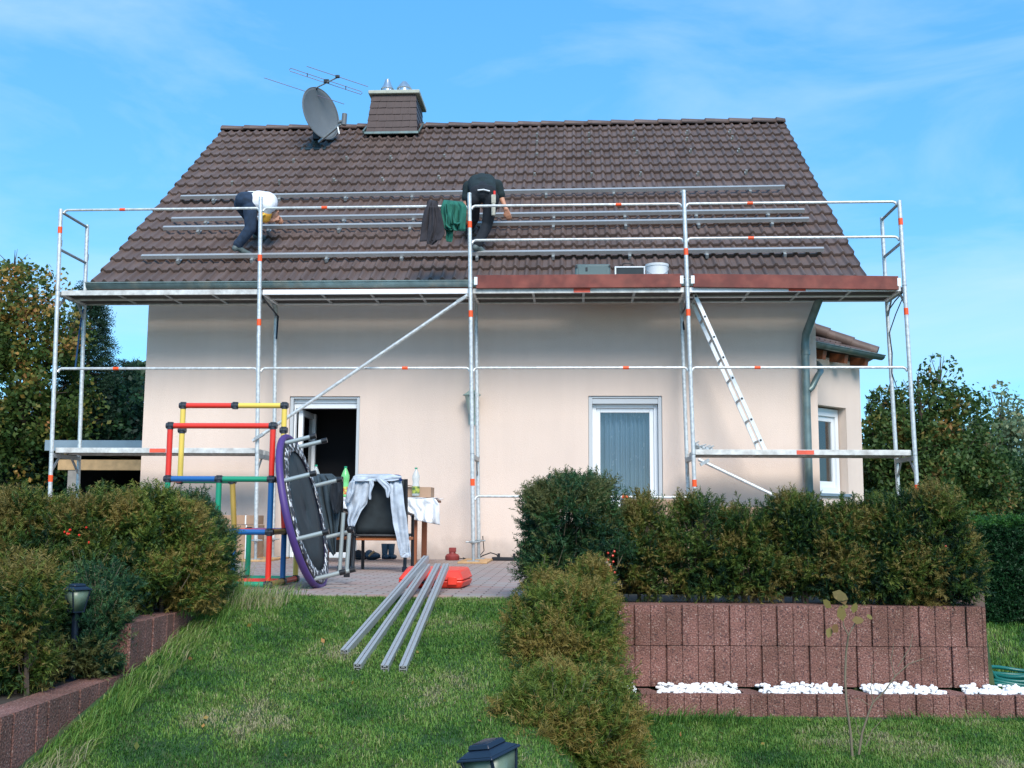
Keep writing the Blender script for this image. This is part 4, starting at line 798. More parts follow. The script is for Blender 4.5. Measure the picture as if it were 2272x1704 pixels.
cloth('hanging_edge', [(872, 1076), (874, 1092), (880, 1105), (893, 1122)], [(942, 1078), (948, 1090), (950, 1108), (949, 1134)], YT-.05, M['whitecloth'], cl, .035, 2.5, 2, nu=40)
cloth('hanging_edge', [(738, 1075), (738, 1085), (739, 1098)], [(756, 1075), (756, 1086), (754, 1100)], YT-.04, M['whitecloth'], cl, .02, 1, 2)
bx = D(868, 1080, -.4)[0], D(931, 1080, -.4)[0]; zb = D(900, 1052, -.4)[2]
cb = thing('cardboard_box', 'small open cardboard box on the table behind the clear bottle', 'box', ((bx[0]+bx[1])/2, -.3, .75))
MB().box((bx[0], -.42, .752), (bx[1], -.12, zb)).build('body', M['card'], cb, bevel=.003)
MB().bar((bx[0]-.0, -.43, zb+.03), (bx[0]+.16, -.40, zb+.002), .12, .006).build('flap', M['card'], cb)
def bottle(x, y0, y1, Y, m, label, lab, hgt=None):
    p = D(x, y1, Y); zt = D(x, y0, Y)[2]; h = zt-p[2]; z0 = max(p[2], .752); t = thing('bottle', label, 'bottle', (p[0], Y, z0)); r = h*.135
    MB().lathe((p[0], Y, z0), [(r*.85, 0), (r, .02*h), (r, .34*h), (r*.86, .42*h), (r*.84, .5*h), (r, .6*h), (r*.98, .7*h), (r*.6, .84*h), (r*.32, .92*h), (r*.3, .955*h)], 20).build('body', m, t, ang=60)
    MB().lathe((p[0], Y, z0+.945*h), [(r*.36, 0), (r*.38, .055*h)], 12).build('cap', M['q_green'], t)
    if lab: MB().lathe((p[0], Y, z0+.08*h), [(r*1.02, 0), (r*1.02, .25*h)], 20).build('label_band', lab, t)
    return t
bottle(898, 1010, 1071, -.55, M['pet_clear'], 'clear plastic bottle with yellow green label on the right end of the table', mat('label_yellow', (.38, .40, .06), .5, col2=(.05, .12, .04), c2s=25))
bottle(745, 1010, 1076, -.62, M['pet_green'], 'green plastic bottle on the table between the dark and the pale jacket', mat('label_red', (.5, .55, .1), .5, col2=(.5, .08, .03), c2s=25))
bottle(681, 1004, 1068, -.5, M['pet_clear'], 'clear bottle with green cap on the table, behind the dark jacket', None)
def chair(x0, x1, ztop, zseat, Yb, label, dx=(0, 0)):
    t = thing('garden_chair', label, 'chair', ((x0+x1)/2, Yb, 0), 'garden chairs at the table'); Yf = Yb+.48
    for x in (x0+.03, x1-.03):
        MB().path([(x, Yb-.03, 0.0), (x, Yb+.03, zseat), (x, Yb-.04, ztop)], .018, 8).build('leg', M['black'], t, ang=60); MB().path([(x, Yf, 0), (x, Yf-.03, zseat+.22), (x, Yb-.0, zseat+.24)], .017, 8).build('leg', M['black'], t, ang=60)
        MB().tube((x, Yb-.03, 0), (x, Yb-.03, .05), .026, 8).build('foot_cap', M['navy'], t)
    MB().box((x0+.02, Yb+.02, zseat-.035), (x1-.02, Yf, zseat-.005)).build('seat_frame', M['seat'], t, bevel=.006)
    MB().box((x0+.04, Yb+.04, zseat), (x1-.04, Yf-.01, zseat+.03)).build('seat', M['mesh'], t, bevel=.01)
    MB().grid(lambda u, v: (x0+.04+(x1-x0-.08)*u, Yb+.03-.07*v+.02*math.sin(u*math.pi), zseat+.03+(ztop-zseat-.03)*v), 10, 8).build('backrest', M['mesh'], t, solid=.01)
    MB().tube((x0+.03, Yb-.0, zseat+.015), (x1-.03, Yb-.0, zseat+.015), .012, 8).build('crossbar', M['black'], t)
    return t
cx0, cx1 = D(757, 1200, -2.1)[0], D(882, 1200, -2.1)[0]; zt = D(820, 1035, -2.12)[2]; zs = D(820, 1160, -2.1)[2]
chair(cx0, cx1, zt, zs, -2.1, 'dark fabric garden chair with the pale denim jacket over its back')
c2a, c2b = D(652, 1200, -1.95)[0], D(742, 1200, -1.95)[0]; chair(c2a, c2b, D(700, 1030, -1.95)[2], zs, -1.95, 'dark garden chair under the slate grey fleece, behind the trampoline')
MB_ = v2
def V1(pts): return [((650+x/5.53)/KD, (1000+y/5.53)/KD) for x, y in pts]
dj = thing('denim_jacket', 'pale grey denim jacket hung over the back of the right garden chair', 'jacket', v2(1000, 950, -2.2))
cloth('back', V1([(735, 330), (700, 400), (690, 480), (720, 560)]), V1([(1310, 320), (1340, 420), (1350, 500), (1340, 560)]), -2.02, M['greydenim'], dj, .02, 4, 1)
cloth('left_front', V1([(740, 318), (690, 420), (655, 560), (640, 640), (680, 760), (668, 860), (690, 935)]), V1([(960, 318), (945, 400), (925, 520), (910, 650), (840, 740), (790, 840), (745, 930)]), -2.20, M['greydenim'], dj, .022, 1.3, 2, nu=36, yoff=over(.12))
cloth('shoulder', V1([(800, 292), (745, 315), (730, 345), (760, 375)]), V1([(1190, 290), (1330, 318), (1330, 350), (1215, 372)]), -2.22, M['greydenim'], dj, .010, 1.2, 2, nu=40, yoff=over(.15))
cloth('collar', V1([(930, 380), (950, 430), (925, 560), (945, 600)]), V1([(985, 350), (985, 420), (965, 500), (950, 600)]), -2.25, M['greydenim'], dj, .01, 1, 2)
cloth('collar', V1([(1000, 335), (1090, 420), (1130, 480), (1160, 575)]), V1([(1090, 330), (1190, 420), (1205, 500), (1165, 580)]), -2.25, M['greydenim'], dj, .01, 1, 2)
cloth('right_sleeve', V1([(1200, 340), (1190, 480), (1200, 700), (1225, 900), (1275, 1080), (1300, 1200), (1325, 1300)]), V1([(1320, 330), (1345, 480), (1365, 640), (1400, 830), (1415, 1050), (1425, 1180), (1445, 1305)]), -2.24, M['greydenim'], dj, .022, 1.0, 4, nu=30, nv=44, yoff=over(.12))
cloth('cuff', V1([(1312, 1250), (1325, 1310)]), V1([(1430, 1255), (1442, 1310)]), -2.27, M['greydenim'], dj, .008, 1, 0)
cloth('left_sleeve', V1([(700, 380), (660, 520), (650, 640), (690, 500)]), V1([(760, 370), (745, 520), (700, 640), (735, 505)]), -2.25, M['greydenim'], dj, .02, 1, 3)
bc = thing('blue_cap', 'small dark blue cap on the shoulder of the pale denim jacket', 'cap', v2(1275, 350, -2.1))
MB().ball(v2(1270, 320, -2.15), .05, (1, .8, .45)).tube(v2(1290, 330, -2.18), v2(1325, 360, -2.22), .016, 8).build('crown', mat('cap_blue', (.012, .04, .16), .8), bc)
fj = thing('fleece_jacket', 'slate grey fleece jacket over the left garden chair, behind the trampoline', 'jacket', v2(400, 950, -2.2))
cloth('body', V1([(170, 290), (150, 400), (180, 700), (330, 1000), (420, 1180), (500, 1290)]), V1([(480, 285), (560, 350), (590, 560), (560, 900), (530, 1100), (520, 1260)]), -2.12, M['fleece'], fj, .04, 4, 1, nu=40, nv=40, yoff=over(.15))
cloth('sleeve', V1([(470, 400), (450, 560), (480, 700), (520, 770)]), V1([(560, 340), (600, 480), (595, 640), (545, 770)]), -2.24, M['blackcloth'], fj, .03, 1, 3)
# wall-side clutter
for k, (x, lab) in enumerate(((1125, 'left dark blue rubber boot of the pair at the wall under the table'), (1205, 'right dark blue rubber boot of the pair at the wall under the table'))):
    p = v2(x, 1330, .75); bt2 = MB().lathe(p, [(.035, 0), (.04, .02), (.035, .06), (.042, .14), (.046, .19), (.04, .19)], 12).ball(p+(.035, -.04, .03), .045, (1.0, 1.3, .7)).build('rubber_boot', M['boot'], org=tuple(p)); tag(bt2, lab, 'boot', 'boots at the wall')
for k, (x, c, lab) in enumerate(((850, M['blackcloth'], 'black shoe at the wall, left of the shoe with the tan strap'), (985, M['boot'], 'dark blue shoe with tan strap at the wall, left of the boots'))):
    p = v2(x, 1325, .7); sh = thing('shoe', lab, 'shoe', p, 'shoes at the wall'); MB().ball(p+(-.02, 0, .035), .075, (1.5, .8, .7)).ball(p+(-.05, 0, .07), .05, (1, .8, .8)).build('upper', c, sh); MB().ball(p+(-.02, 0, .014), .078, (1.55, .85, .18)).build('sole', M['black'], sh)
    if k: MB().tube(p+(-.05, -.05, .03), p+(.02, -.04, .095), .014, 8).build('strap', M['pad'], sh)
rp_ = thing('foot_pump', 'dark red device with round base on the terrace at the wall', 'pump', D(977, 1210, .8)); c = D(977, 1210, .8)
MB().lathe(c, [(.085, 0), (.09, .01), (.09, .05), (.07, .075), (.045, .08), (.04, .10)], 18).build('base', M['brick_red'], rp_); MB().box(c+(-.04, -.04, .10), c+(.045, .04, .155)).build('head', M['brick_red'], rp_, bevel=.006)
ps = thing('power_strip', 'dark power strip with cables on the terrace at the wall', 'power strip', D(1090, 1211, .8)); c = D(1063, 1211, .8); c2 = D(1135, 1211, .8)
MB().box((c[0], .75, .002), (c2[0], .81, .045)).build('strip', M['black'], ps, bevel=.008); MB().box((c[0]+.07, .76, .045), (c[0]+.10, .79, .09)).box((c[0]+.26, .76, .045), (c[0]+.29, .79, .09)).build('plug', M['black'], ps)
pts = [D(1000, 1205, .8), D(1012, 1212, .78), D(1030, 1208, .9), D(1043, 1200, .9), D(1060, 1194, .9), D(1073, 1198, .85), D(1077, 1208, .8)]
MB().path([(p[0], p[1], max(p[2], .01)) for p in pts], .007, 6).path([(D(1043, 1130, .8)[0], .8, .3), (D(1045, 1180, .8)[0], .85, .12), (D(1030, 1208, .8)[0], .8, .012), (D(1010, 1210, .7)[0], .7, .012), (D(988, 1206, .8)[0], .8, .03)], .006, 6).build('cable', M['black'], ps)
for k, (x0, x1, y0, y1, lab) in enumerate(((511, 549, 1113, 1133, 'upper brown cardboard carton at the wall behind the climbing frame'), (505, 549, 1134, 1195, 'lower brown cardboard carton at the wall behind the climbing frame'))):
    a = D(x0, y0, .35); b = D(x1, y1, .35); z0 = 0 if k else D(500, 1133, .35)[2]
    bb = thing('carton', lab, 'box', ((a[0]+b[0])/2-.2, .55, z0), 'cartons at the wall'); MB().box((a[0]-.35, .35, z0+.002), (b[0], .75, a[2])).build('body', M['card'], bb, bevel=.003)
    MB().box((b[0]-.115, .346, z0+.004), (b[0]-.10, .35, a[2])).build('tape_strip', M['white'], bb)
# red case on the terrace and four aluminium rails over it
A6 = lambda x, y: at(500+x/3.292, 1150+y/3.292, 2, 0)
rc = thing('red_tool_case', 'flat bright red plastic tool case lying on the terrace under the rails', 'tool case', (5.3, -4.2, 0))
f0, f1 = A6(1275, 455), A6(1735, 520); f0[1] = f1[1] = (f0[1]*.4+f1[1]*.6); f0 = at(500+1275/3.292, 0, 0, 5) if 0 else f0
xa = at(500+1330/3.292, 1150+510/3.292, 2, 0); xb = at(500+1735/3.292, 1150+520/3.292, 2, 0); yf = (xa[1]+xb[1])/2; xl = xa[0]-.05; xr = xb[0]
yk = yf+.42
MB().hexa([(xl+.02, yf+.02, .004), (xr-.02, yf+.02, .004), (xr+.01, yk, .004), (xl-.02, yk, .004), (xl-.02, yf, .06), (xr+.0, yf, .06), (xr+.03, yk+.02, .06), (xl-.06, yk+.02, .06)]).build('lower_shell', M['redcase'], rc, bevel=.015)
MB().hexa([(xl-.02, yf, .063), (xr+.0, yf, .063), (xr+.03, yk+.02, .063), (xl-.06, yk+.02, .063), (xl+.03, yf+.06, .135), (xr-.04, yf+.06, .135), (xr-.0, yk-.02, .15), (xl+.0, yk-.02, .15)]).build('lid', M['redcase'], rc, bevel=.015)
for fx in (.2, .75): x = xl+(xr-xl)*fx; MB().box((x, yf-.012, .03), (x+.07, yf+.004, .09)).build('latch', M['redcase'], rc, bevel=.004)
MB().path([(xl+.15, yf-.0, .05), (xl+.16, yf-.04, .05), (xl+.26, yf-.04, .05), (xl+.27, yf, .05)], .010, 8).build('handle', M['black'], rc)
labs = ['leftmost of the four grey rails lying on the lawn', 'second from the left of the four grey rails lying on the lawn', 'third from the left of the four grey rails lying on the lawn', 'rightmost of the four grey rails lying on the lawn']
A6s = lambda x, y: (500+x/3.292, 1150+y/3.292)
for k, (ne, fe, fz) in enumerate((((868, 985), (1468, 292), .17), ((965, 1090), (1478, 352), .14), ((1163, 1100), (1552, 350), .14), ((1297, 1105), (1612, 350), .14))):
    u0, v0 = A6s(*ne)
    # near end on the lawn: march along the ray to the ground
    d = CM.T @ np.array([(u0-1136)/FPX, -(v0-852)/FPX, 1]); tt_ = 3.
    while (CAM+d*tt_)[2] > float(gz(*(CAM+d*tt_)[:2]))+.02 and tt_ < 9: tt_ += .01
    a = CAM+d*tt_; u1, v1 = A6s(*fe); b = at(u1, v1, 1, (-4.5, -4.56, -4.58, -4.58)[k]); X_ = (b-a)/np.linalg.norm(b-a)
    t = thing('aluminium_rail', labs[k], 'rail', a, 'four rails lying on the lawn'); s_ = np.cross(X_, (0, 0, 1)); s_ /= np.linalg.norm(s_); up2 = np.cross(s_, X_); c = (a+b)/2; Ln = np.linalg.norm(b-a); w_ = .042
    mb = MB(); h = w_/2
    for sx in (-1, 1):
        mb.obox(c+s_*sx*(h-.002), Ln, .004, w_, X_, s_, up2)
        for sz in (-1, 1): mb.obox(c+s_*sx*(h-.011)+up2*sz*(h-.002), Ln, .014, .004, X_, s_, up2); mb.obox(c+s_*sx*.007+up2*sz*(h-.008), Ln, .003, .012, X_, s_, up2)
    mb.obox(c, Ln, w_-.009, .004, X_, s_, up2); mb.obox(c+up2*.012, Ln, .012, .003, X_, s_, up2).obox(c-up2*.012, Ln, .012, .003, X_, s_, up2)
    mb.build('profile', M['rail_alu'], t, smooth=False)
# ------------------------------------------------------------------ carport, cartons behind the hedge
cpt = thing('carport', 'open wooden carport with zinc fascia to the left of the house', 'carport', (-.6, 3.5, 0))
cl0, cr0 = D(97, 952, 2.4), D(320, 956, 2.4)
zf1 = D(200, 951, 2.4)[2]; zf0 = D(200, 974, 2.4)[2]; zbm1 = D(200, 992, 2.4)[2]; zbm0 = D(200, 1015, 2.4)[2]
MB().box((cl0[0], 2.40, zf0), (XL-.01, 2.43, zf1)).build('fascia', M['zinc_flash'], cpt, bevel=.004)
MB().box((cl0[0]+.05, 2.44, zf0), (XL-.01, 6.5, zf0+.06)).build('roof', M['rafter'], cpt)
xb0 = D(125, 1000, 2.5)[0]; MB().box((xb0, 2.5, zbm0), (XL-.01, 2.62, zbm1)).build('beam', M['beam'], cpt, bevel=.005)
xp = D(154, 1040, 2.5)[0]; MB().box((xp-.065, 2.51, 0), (xp+.065, 2.63, zbm0-.002)).build('post', M['postwood'], cpt, bevel=.005)
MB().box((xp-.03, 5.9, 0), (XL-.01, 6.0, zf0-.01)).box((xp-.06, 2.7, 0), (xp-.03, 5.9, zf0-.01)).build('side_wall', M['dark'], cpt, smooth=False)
for k, (x0, x1, y0, z1, lab) in enumerate(((1345, 1500, -3.7, .70, 'tall brown carton seen through the left of the right hedge'), (1505, 1660, -3.6, .64, 'brown carton behind the thin middle of the right hedge'), (1670, 1850, -3.7, .50, 'low wide brown carton behind the right hedge, rightmost'))):
    a = D(x0, 1150, y0)[0]; b = D(x1, 1150, y0)[0]; bb = thing('carton', lab, 'box', ((a+b)/2, y0+.3, 0), 'cartons behind the hedge')
    nl = 3
    for j in range(nl): MB().box((a+.006*j, y0+.004*j, .004+z1*j/nl), (b-.004*j, y0+.6, z1*(j+1)/nl-.006)).build('layer', M['card'], bb, bevel=.004)
pp = MB().path([(6.45, -5.25, .06), (7.6, -5.2, .055), (8.6, -5.15, .06)], .032, 10).build('garden_pipe', M['navy'], org=(7.5, -5.2, 0)); tag(pp, 'dark blue pipe lying along the foot of the right hedge', 'pipe')
# ------------------------------------------------------------------ garden block walls
def blockwall(name, label, p0, p1, ztop, courses, ch, out, seed, cap=True, th=.22, extra=None):
    p0, p1 = np.array(p0, float), np.array(p1, float); Lw = np.linalg.norm(p1-p0); X_ = np.append((p1-p0)/Lw, 0); O_ = np.append(np.array(out, float), 0); O_ /= np.linalg.norm(O_); mb = MB(); rg = random.Random(seed)
    for c in range(courses):
        z1 = ztop-c*ch; z0 = z1-ch+.004; s = -(c % 2)*.1; i = 0
        while s < Lw:
            wr = .0965 if i % 3 != 2 else .0915; a = max(s, 0); b = min(s+wr, Lw)
            if b-a > .02:
                jo = rg.uniform(-.002, .002); q0 = np.append(p0, 0)+X_*a; q1 = np.append(p0, 0)+X_*b; ins = .0035
                # faceted rib: chamfered front
                fr_ = [q0-O_*.02, q0+O_*(jo-ins), q0+X_*ins+O_*jo, q1-X_*ins+O_*jo, q1+O_*(jo-ins), q1-O_*.02]
                mb.prism([(p[0], p[1], z0) for p in fr_], (0, 0, z1-z0))
            s += .0985 if i % 3 != 2 else .1035; i += 1
        q0 = np.append(p0, 0)-O_*.021; q1 = np.append(p1, 0)-O_*.021
        mb.prism([(q0[0], q0[1], z0+.002), (q1[0], q1[1], z0+.002), (q1-O_*(th-.02))[:2].tolist()+[z0+.002], (q0-O_*(th-.02))[:2].tolist()+[z0+.002]], (0, 0, z1-z0-.004))
    if extra: extra(mb)
    o = mb.build(name, M['block'], org=(p0[0], p0[1], ztop-courses*ch), smooth=False); tag(o, label, 'garden wall'); return o
rw0, rw1 = (6.42, -5.74), (8.94, -5.56)
blockwall('retaining_wall', 'tall reddish ribbed block wall carrying the right hedge', rw0, rw1, -.005, 2, .252, (.07, -1), 3)
# end return of the wall going back
blockwall('retaining_wall', 'short return of the ribbed block wall at its right end', (8.94, -5.54), (8.94, -3.4), -.008, 2, .252, (1, 0), 5)
def planter_extra(mb):
    for s in (.33, .96, 1.60, 2.22, 2.86):
        x = 6.42+s*.997; y = -5.99+.18*s/2.6; mb.prism([(x, y+.005, -.76), (x+.15, y+.012, -.76), (x+.05, y+.24, -.76), (x-.02, y+.24, -.76)], (0, 0, .245))
blockwall('planter_wall', 'low ribbed block edging filled with white pebbles along the lawn', (6.3, -6.01), (9.9, -5.76), -.51, 1, .25, (.07, -1), 8, th=.06, extra=planter_extra)
# pebbles
mbp = MB(); rg = random.Random(3)
for k in range(1500):
    s = rg.uniform(.0, 3.5); t_ = rg.random(); y = -5.95+.18*s/2.6+t_*.20; x = 6.4+s
    if any(abs(s-(q+.05)) < .07 for q in (.33, .96, 1.60, 2.22, 2.86)): continue
    r = rg.uniform(.011, .019); mbp.ball((x, y, -.522+rg.uniform(0, .030)*(.5+t_)), r, (rg.uniform(.8, 1.3), rg.uniform(.8, 1.2), rg.uniform(.6, .9)), 7, 4)
pe = mbp.build('gravel', M['pebble'], org=(7.5, -5.8, -.55)); tag(pe, 'white pebbles filling the low block edging', 'pebbles', kind='stuff')
# left walls along the slope
blockwall('retaining_wall', 'ribbed block wall of the left bed, upper step by the terrace', (4.05, -7.10), (4.05, -5.6), -.02, 2, .25, (1, 0), 9, th=.14)
blockwall('retaining_wall', 'lower step of the left block wall, nearest the camera', (4.03, -9.4), (4.03, -7.1), -.275, 3, .25, (1, 0), 10, th=.16)
blockwall('retaining_wall', 'short block wall closing the left bed towards the viewer', (3.0, -7.12), (3.92, -7.12), -.02, 1, .25, (0, -1), 11, th=.14)
# ------------------------------------------------------------------ foliage
def needles(P, Dr, L_, K, nl, nw, tint, spread=.8):
    n = len(P); a = rng.normal(size=(n, 3)); side = np.cross(Dr, a); side /= np.linalg.norm(side, axis=1, keepdims=True)+1e-9; oth = np.cross(Dr, side)
    V = []; Tn = []
    for k in range(K):
        f = (k+.5)/K; base_ = P+Dr*(L_*f)[:, None]; sg = 1 if k % 2 else -1; ph = rng.uniform(-.7, .7, n)
        nd_ = Dr*.55+(side*np.cos(ph)[:, None]*sg+oth*np.sin(ph)[:, None])*spread; nd_ /= np.linalg.norm(nd_, axis=1, keepdims=True)
        wv = np.cross(nd_, rdir(n)); wv /= np.linalg.norm(wv, axis=1, keepdims=True)+1e-9; ll = nl*(1-.35*f)*rng.uniform(.8, 1.2, n)
        tri = np.stack([base_-wv*nw/2, base_+wv*nw/2, base_+nd_*ll[:, None]], 1); V.append(tri); Tn.append(np.clip(tint+.12*f, 0, 1))
    V = np.concatenate(V).reshape(-1, 3); F = np.arange(len(V)).reshape(-1, 3); return V, F, np.concatenate(Tn)
def clump_noise(P, s, seed): return np.array([noise.noise(Vector((p[0]*s+seed, p[1]*s, p[2]*s))) for p in P])
def bush(name, label, blobs, m, n, seed, trunk=None, K=12, nl=.030, nw=.0078, thin=-.10, shoots=40, berries=0, tintb=.35, group=None, zmin=None, sl=.075, cat='bush'):
    # blobs: (x,y,z,rx,ry,rz)
    n = int(n*1.45); B = np.array(blobs, float); B[:, 3:] = np.maximum(B[:, 3:]-.045, .05); vol = (B[:, 3]*B[:, 4]*B[:, 5]); pr = vol/vol.sum(); base = (B[0, 0], B[0, 1], zmin if zmin is not None else B[:, 2].min()-B[:, 5].max())
    t = thing(name, label, cat, base, group)
    k = rng.choice(len(B), n, p=pr); d = rdir(n); rad = rng.uniform(.35, 1, n)**.45
    d[:, 2] = np.where(rng.random(n) < .25, np.abs(d[:, 2]), d[:, 2])
    P = B[k, :3]+d*B[k, 3:]*rad[:, None]
    nz_ = clump_noise(P, 7.5, seed); nz2 = clump_noise(P, 2.6, seed+9); P = P+d*(nz2*.13+.05*nz_)[:, None]
    keep = (nz_ > thin+.06-.5*(rad-.9)) & (P[:, 2] > (base[2]+.03)); P, d, nz_, rad = P[keep], d[keep], nz_[keep], rad[keep]
    m5 = 5; step = rng.random(len(P)) < 1/m5*1.15; P, d, nz_ = P[step], d[step], nz_[step]
    Db = d*.75+np.array([0, 0, .5])+rdir(len(P))*.5; Db /= np.linalg.norm(Db, axis=1, keepdims=True); Sb = np.cross(Db, rdir(len(P))); Sb /= np.linalg.norm(Sb, axis=1, keepdims=True)
    bt_n = rng.normal(0, .14, len(P)); Ps, Ds, Tt, NZ = [], [], [], []
    for q_i in range(m5+1):
        f_ = q_i/m5; sg_ = (1 if q_i % 2 else -1)*(0 if q_i == m5 else 1); Ps.append(P+Db*(.13*f_-.06)); dd_ = Db*.75+Sb*sg_*.72+rdir(len(P))*.12; Ds.append(dd_/np.linalg.norm(dd_, axis=1, keepdims=True)); NZ.append(nz_); Tt.append(bt_n+.10*f_)
    P = np.concatenate(Ps); Dr = np.concatenate(Ds); nz_ = np.concatenate(NZ); bt_n = np.concatenate(Tt)
    tint = np.clip(bt_n*1.3+tintb-.10+1.75*nz_+rng.normal(0, .05, len(P))+.22*(P[:, 2]-B[:, 2].mean()), 0, 1)  # shade in the gaps and lighter lit tops put into the tint
    V, F, T_ = needles(P, Dr, np.full(len(P), sl)*rng.uniform(.6, 1.2, len(P)), K, nl, nw, tint, .7)
    # shoots breaking the outline
    mbs = MB(); SP_, SD, ST = [], [], []
    for i in range(int(shoots*1.9)):
        b_ = B[rng.choice(len(B), p=pr)]; dd = rdir(1)[0]; dd[2] = abs(dd[2])*.9+.15; dd /= np.linalg.norm(dd); p = b_[:3]+dd*b_[3:]*.9; g_ = dd*.6+np.array([0, 0, .6])+rdir(1)[0]*.35; g_ /= np.linalg.norm(g_); ln = rng.uniform(.06, .15)
        mbs.path([p-g_*.08, p+g_*ln], .003, 4, .0012, caps=False)
        for s in np.arange(.0, ln, .022): SP_.append(p+g_*s); q = g_+rdir(1)[0]*.5; SD.append(q/np.linalg.norm(q)); ST.append(tintb+.35*rng.random())
    if SP_:
        V2, F2, T2 = needles(np.array(SP_), np.array(SD), np.full(len(SP_), .04), 9, nl, nw, np.array(ST)); F = np.concatenate([F, F2+len(V)]); V = np.concatenate([V, V2]); T_ = np.concatenate([T_, T2])
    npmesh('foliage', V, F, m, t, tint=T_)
    # woody part
    tr = MB()
    for i, b_ in enumerate(B):
        foot = np.array([b_[0]+.02, b_[1], base[2]-.04]) if trunk is None else np.array(trunk, float); tr.path([foot, foot*.4+b_[:3]*.6+rdir(1)[0]*.02, b_[:3]+(0, 0, b_[5]*.5)], .014, 6, .005)
        for j in range(12):
            dd = rdir(1)[0]; dd[2] = abs(dd[2]); s0 = foot+(b_[:3]-foot)*rng.uniform(.3, 1); tr.path([s0, s0+dd*b_[3:]*.5+(0, 0, .02), b_[:3]+dd*b_[3:]*.85], .005, 4, .0015, caps=False)
    tr.v += []; o = tr.build('trunk', M['bark'], t)
    if mbs.v: mbs.build('twigs', M['twig'], t)
    if berries:
        mbb = MB(); cb_ = [B[rng.choice(len(B))] for _ in range(3)]
        for i in range(berries):
            b_ = cb_[i % 3]; dd = rdir(1)[0]; dd = dd*.35+np.array([.25, -1, .1*(i % 3)]); dd /= np.linalg.norm(dd); mbb.ball(b_[:3]+dd*b_[3:]*1.10, rng.uniform(.006, .009), n=6, m=4)
        tag(mbb.build('berries', M['berry'], t), None, None, kind='stuff')
    return t
def bl(x, y, Y, rx, ry, rz): p = D(x, y, Y); return (p[0], p[1], p[2], rx, ry, rz)
# middle column of yews
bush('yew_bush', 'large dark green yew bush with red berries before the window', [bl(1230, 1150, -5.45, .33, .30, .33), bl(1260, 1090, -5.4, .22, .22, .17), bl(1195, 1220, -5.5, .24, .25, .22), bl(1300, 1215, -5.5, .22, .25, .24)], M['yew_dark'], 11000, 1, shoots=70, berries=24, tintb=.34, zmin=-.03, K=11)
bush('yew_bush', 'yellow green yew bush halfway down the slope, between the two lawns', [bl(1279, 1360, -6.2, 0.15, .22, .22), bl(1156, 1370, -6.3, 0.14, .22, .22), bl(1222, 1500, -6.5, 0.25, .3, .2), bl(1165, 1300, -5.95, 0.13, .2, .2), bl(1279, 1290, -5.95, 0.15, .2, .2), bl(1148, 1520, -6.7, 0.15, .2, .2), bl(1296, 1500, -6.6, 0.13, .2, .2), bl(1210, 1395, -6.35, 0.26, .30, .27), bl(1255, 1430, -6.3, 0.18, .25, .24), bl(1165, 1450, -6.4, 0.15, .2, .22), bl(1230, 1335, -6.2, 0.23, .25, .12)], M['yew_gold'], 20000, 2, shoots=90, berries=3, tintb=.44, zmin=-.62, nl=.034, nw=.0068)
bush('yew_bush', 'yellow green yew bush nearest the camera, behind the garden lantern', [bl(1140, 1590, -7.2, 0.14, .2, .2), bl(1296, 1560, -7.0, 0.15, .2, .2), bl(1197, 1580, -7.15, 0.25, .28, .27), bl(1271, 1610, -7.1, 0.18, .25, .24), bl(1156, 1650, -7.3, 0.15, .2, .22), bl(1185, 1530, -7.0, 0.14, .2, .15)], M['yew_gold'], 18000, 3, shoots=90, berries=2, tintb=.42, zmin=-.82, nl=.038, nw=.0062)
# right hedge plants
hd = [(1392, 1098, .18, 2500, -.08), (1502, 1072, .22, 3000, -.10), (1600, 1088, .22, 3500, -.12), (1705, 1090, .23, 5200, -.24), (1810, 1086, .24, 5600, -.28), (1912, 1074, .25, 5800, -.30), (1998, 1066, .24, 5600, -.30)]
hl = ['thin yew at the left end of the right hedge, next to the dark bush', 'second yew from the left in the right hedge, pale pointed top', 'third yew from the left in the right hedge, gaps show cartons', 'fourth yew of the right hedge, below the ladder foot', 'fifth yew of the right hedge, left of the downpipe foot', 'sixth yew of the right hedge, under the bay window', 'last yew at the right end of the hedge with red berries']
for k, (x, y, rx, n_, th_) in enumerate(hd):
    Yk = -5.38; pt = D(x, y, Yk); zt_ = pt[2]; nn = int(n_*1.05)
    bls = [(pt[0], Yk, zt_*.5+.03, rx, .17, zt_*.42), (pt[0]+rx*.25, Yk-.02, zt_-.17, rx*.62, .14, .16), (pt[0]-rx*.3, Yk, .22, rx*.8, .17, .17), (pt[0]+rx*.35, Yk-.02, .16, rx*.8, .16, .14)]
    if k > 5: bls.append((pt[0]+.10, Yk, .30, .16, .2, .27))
    bush('yew_hedge_plant', hl[k], bls, [M['yew'], M['yew'], M['yew'], M['yew'], M['yew'], M['yew'], M['yew']][k], nn, 20+k, shoots=26, berries=(10 if k == 6 else 0), tintb=.36, zmin=-.02, thin=th_, group='yew hedge on the right wall')
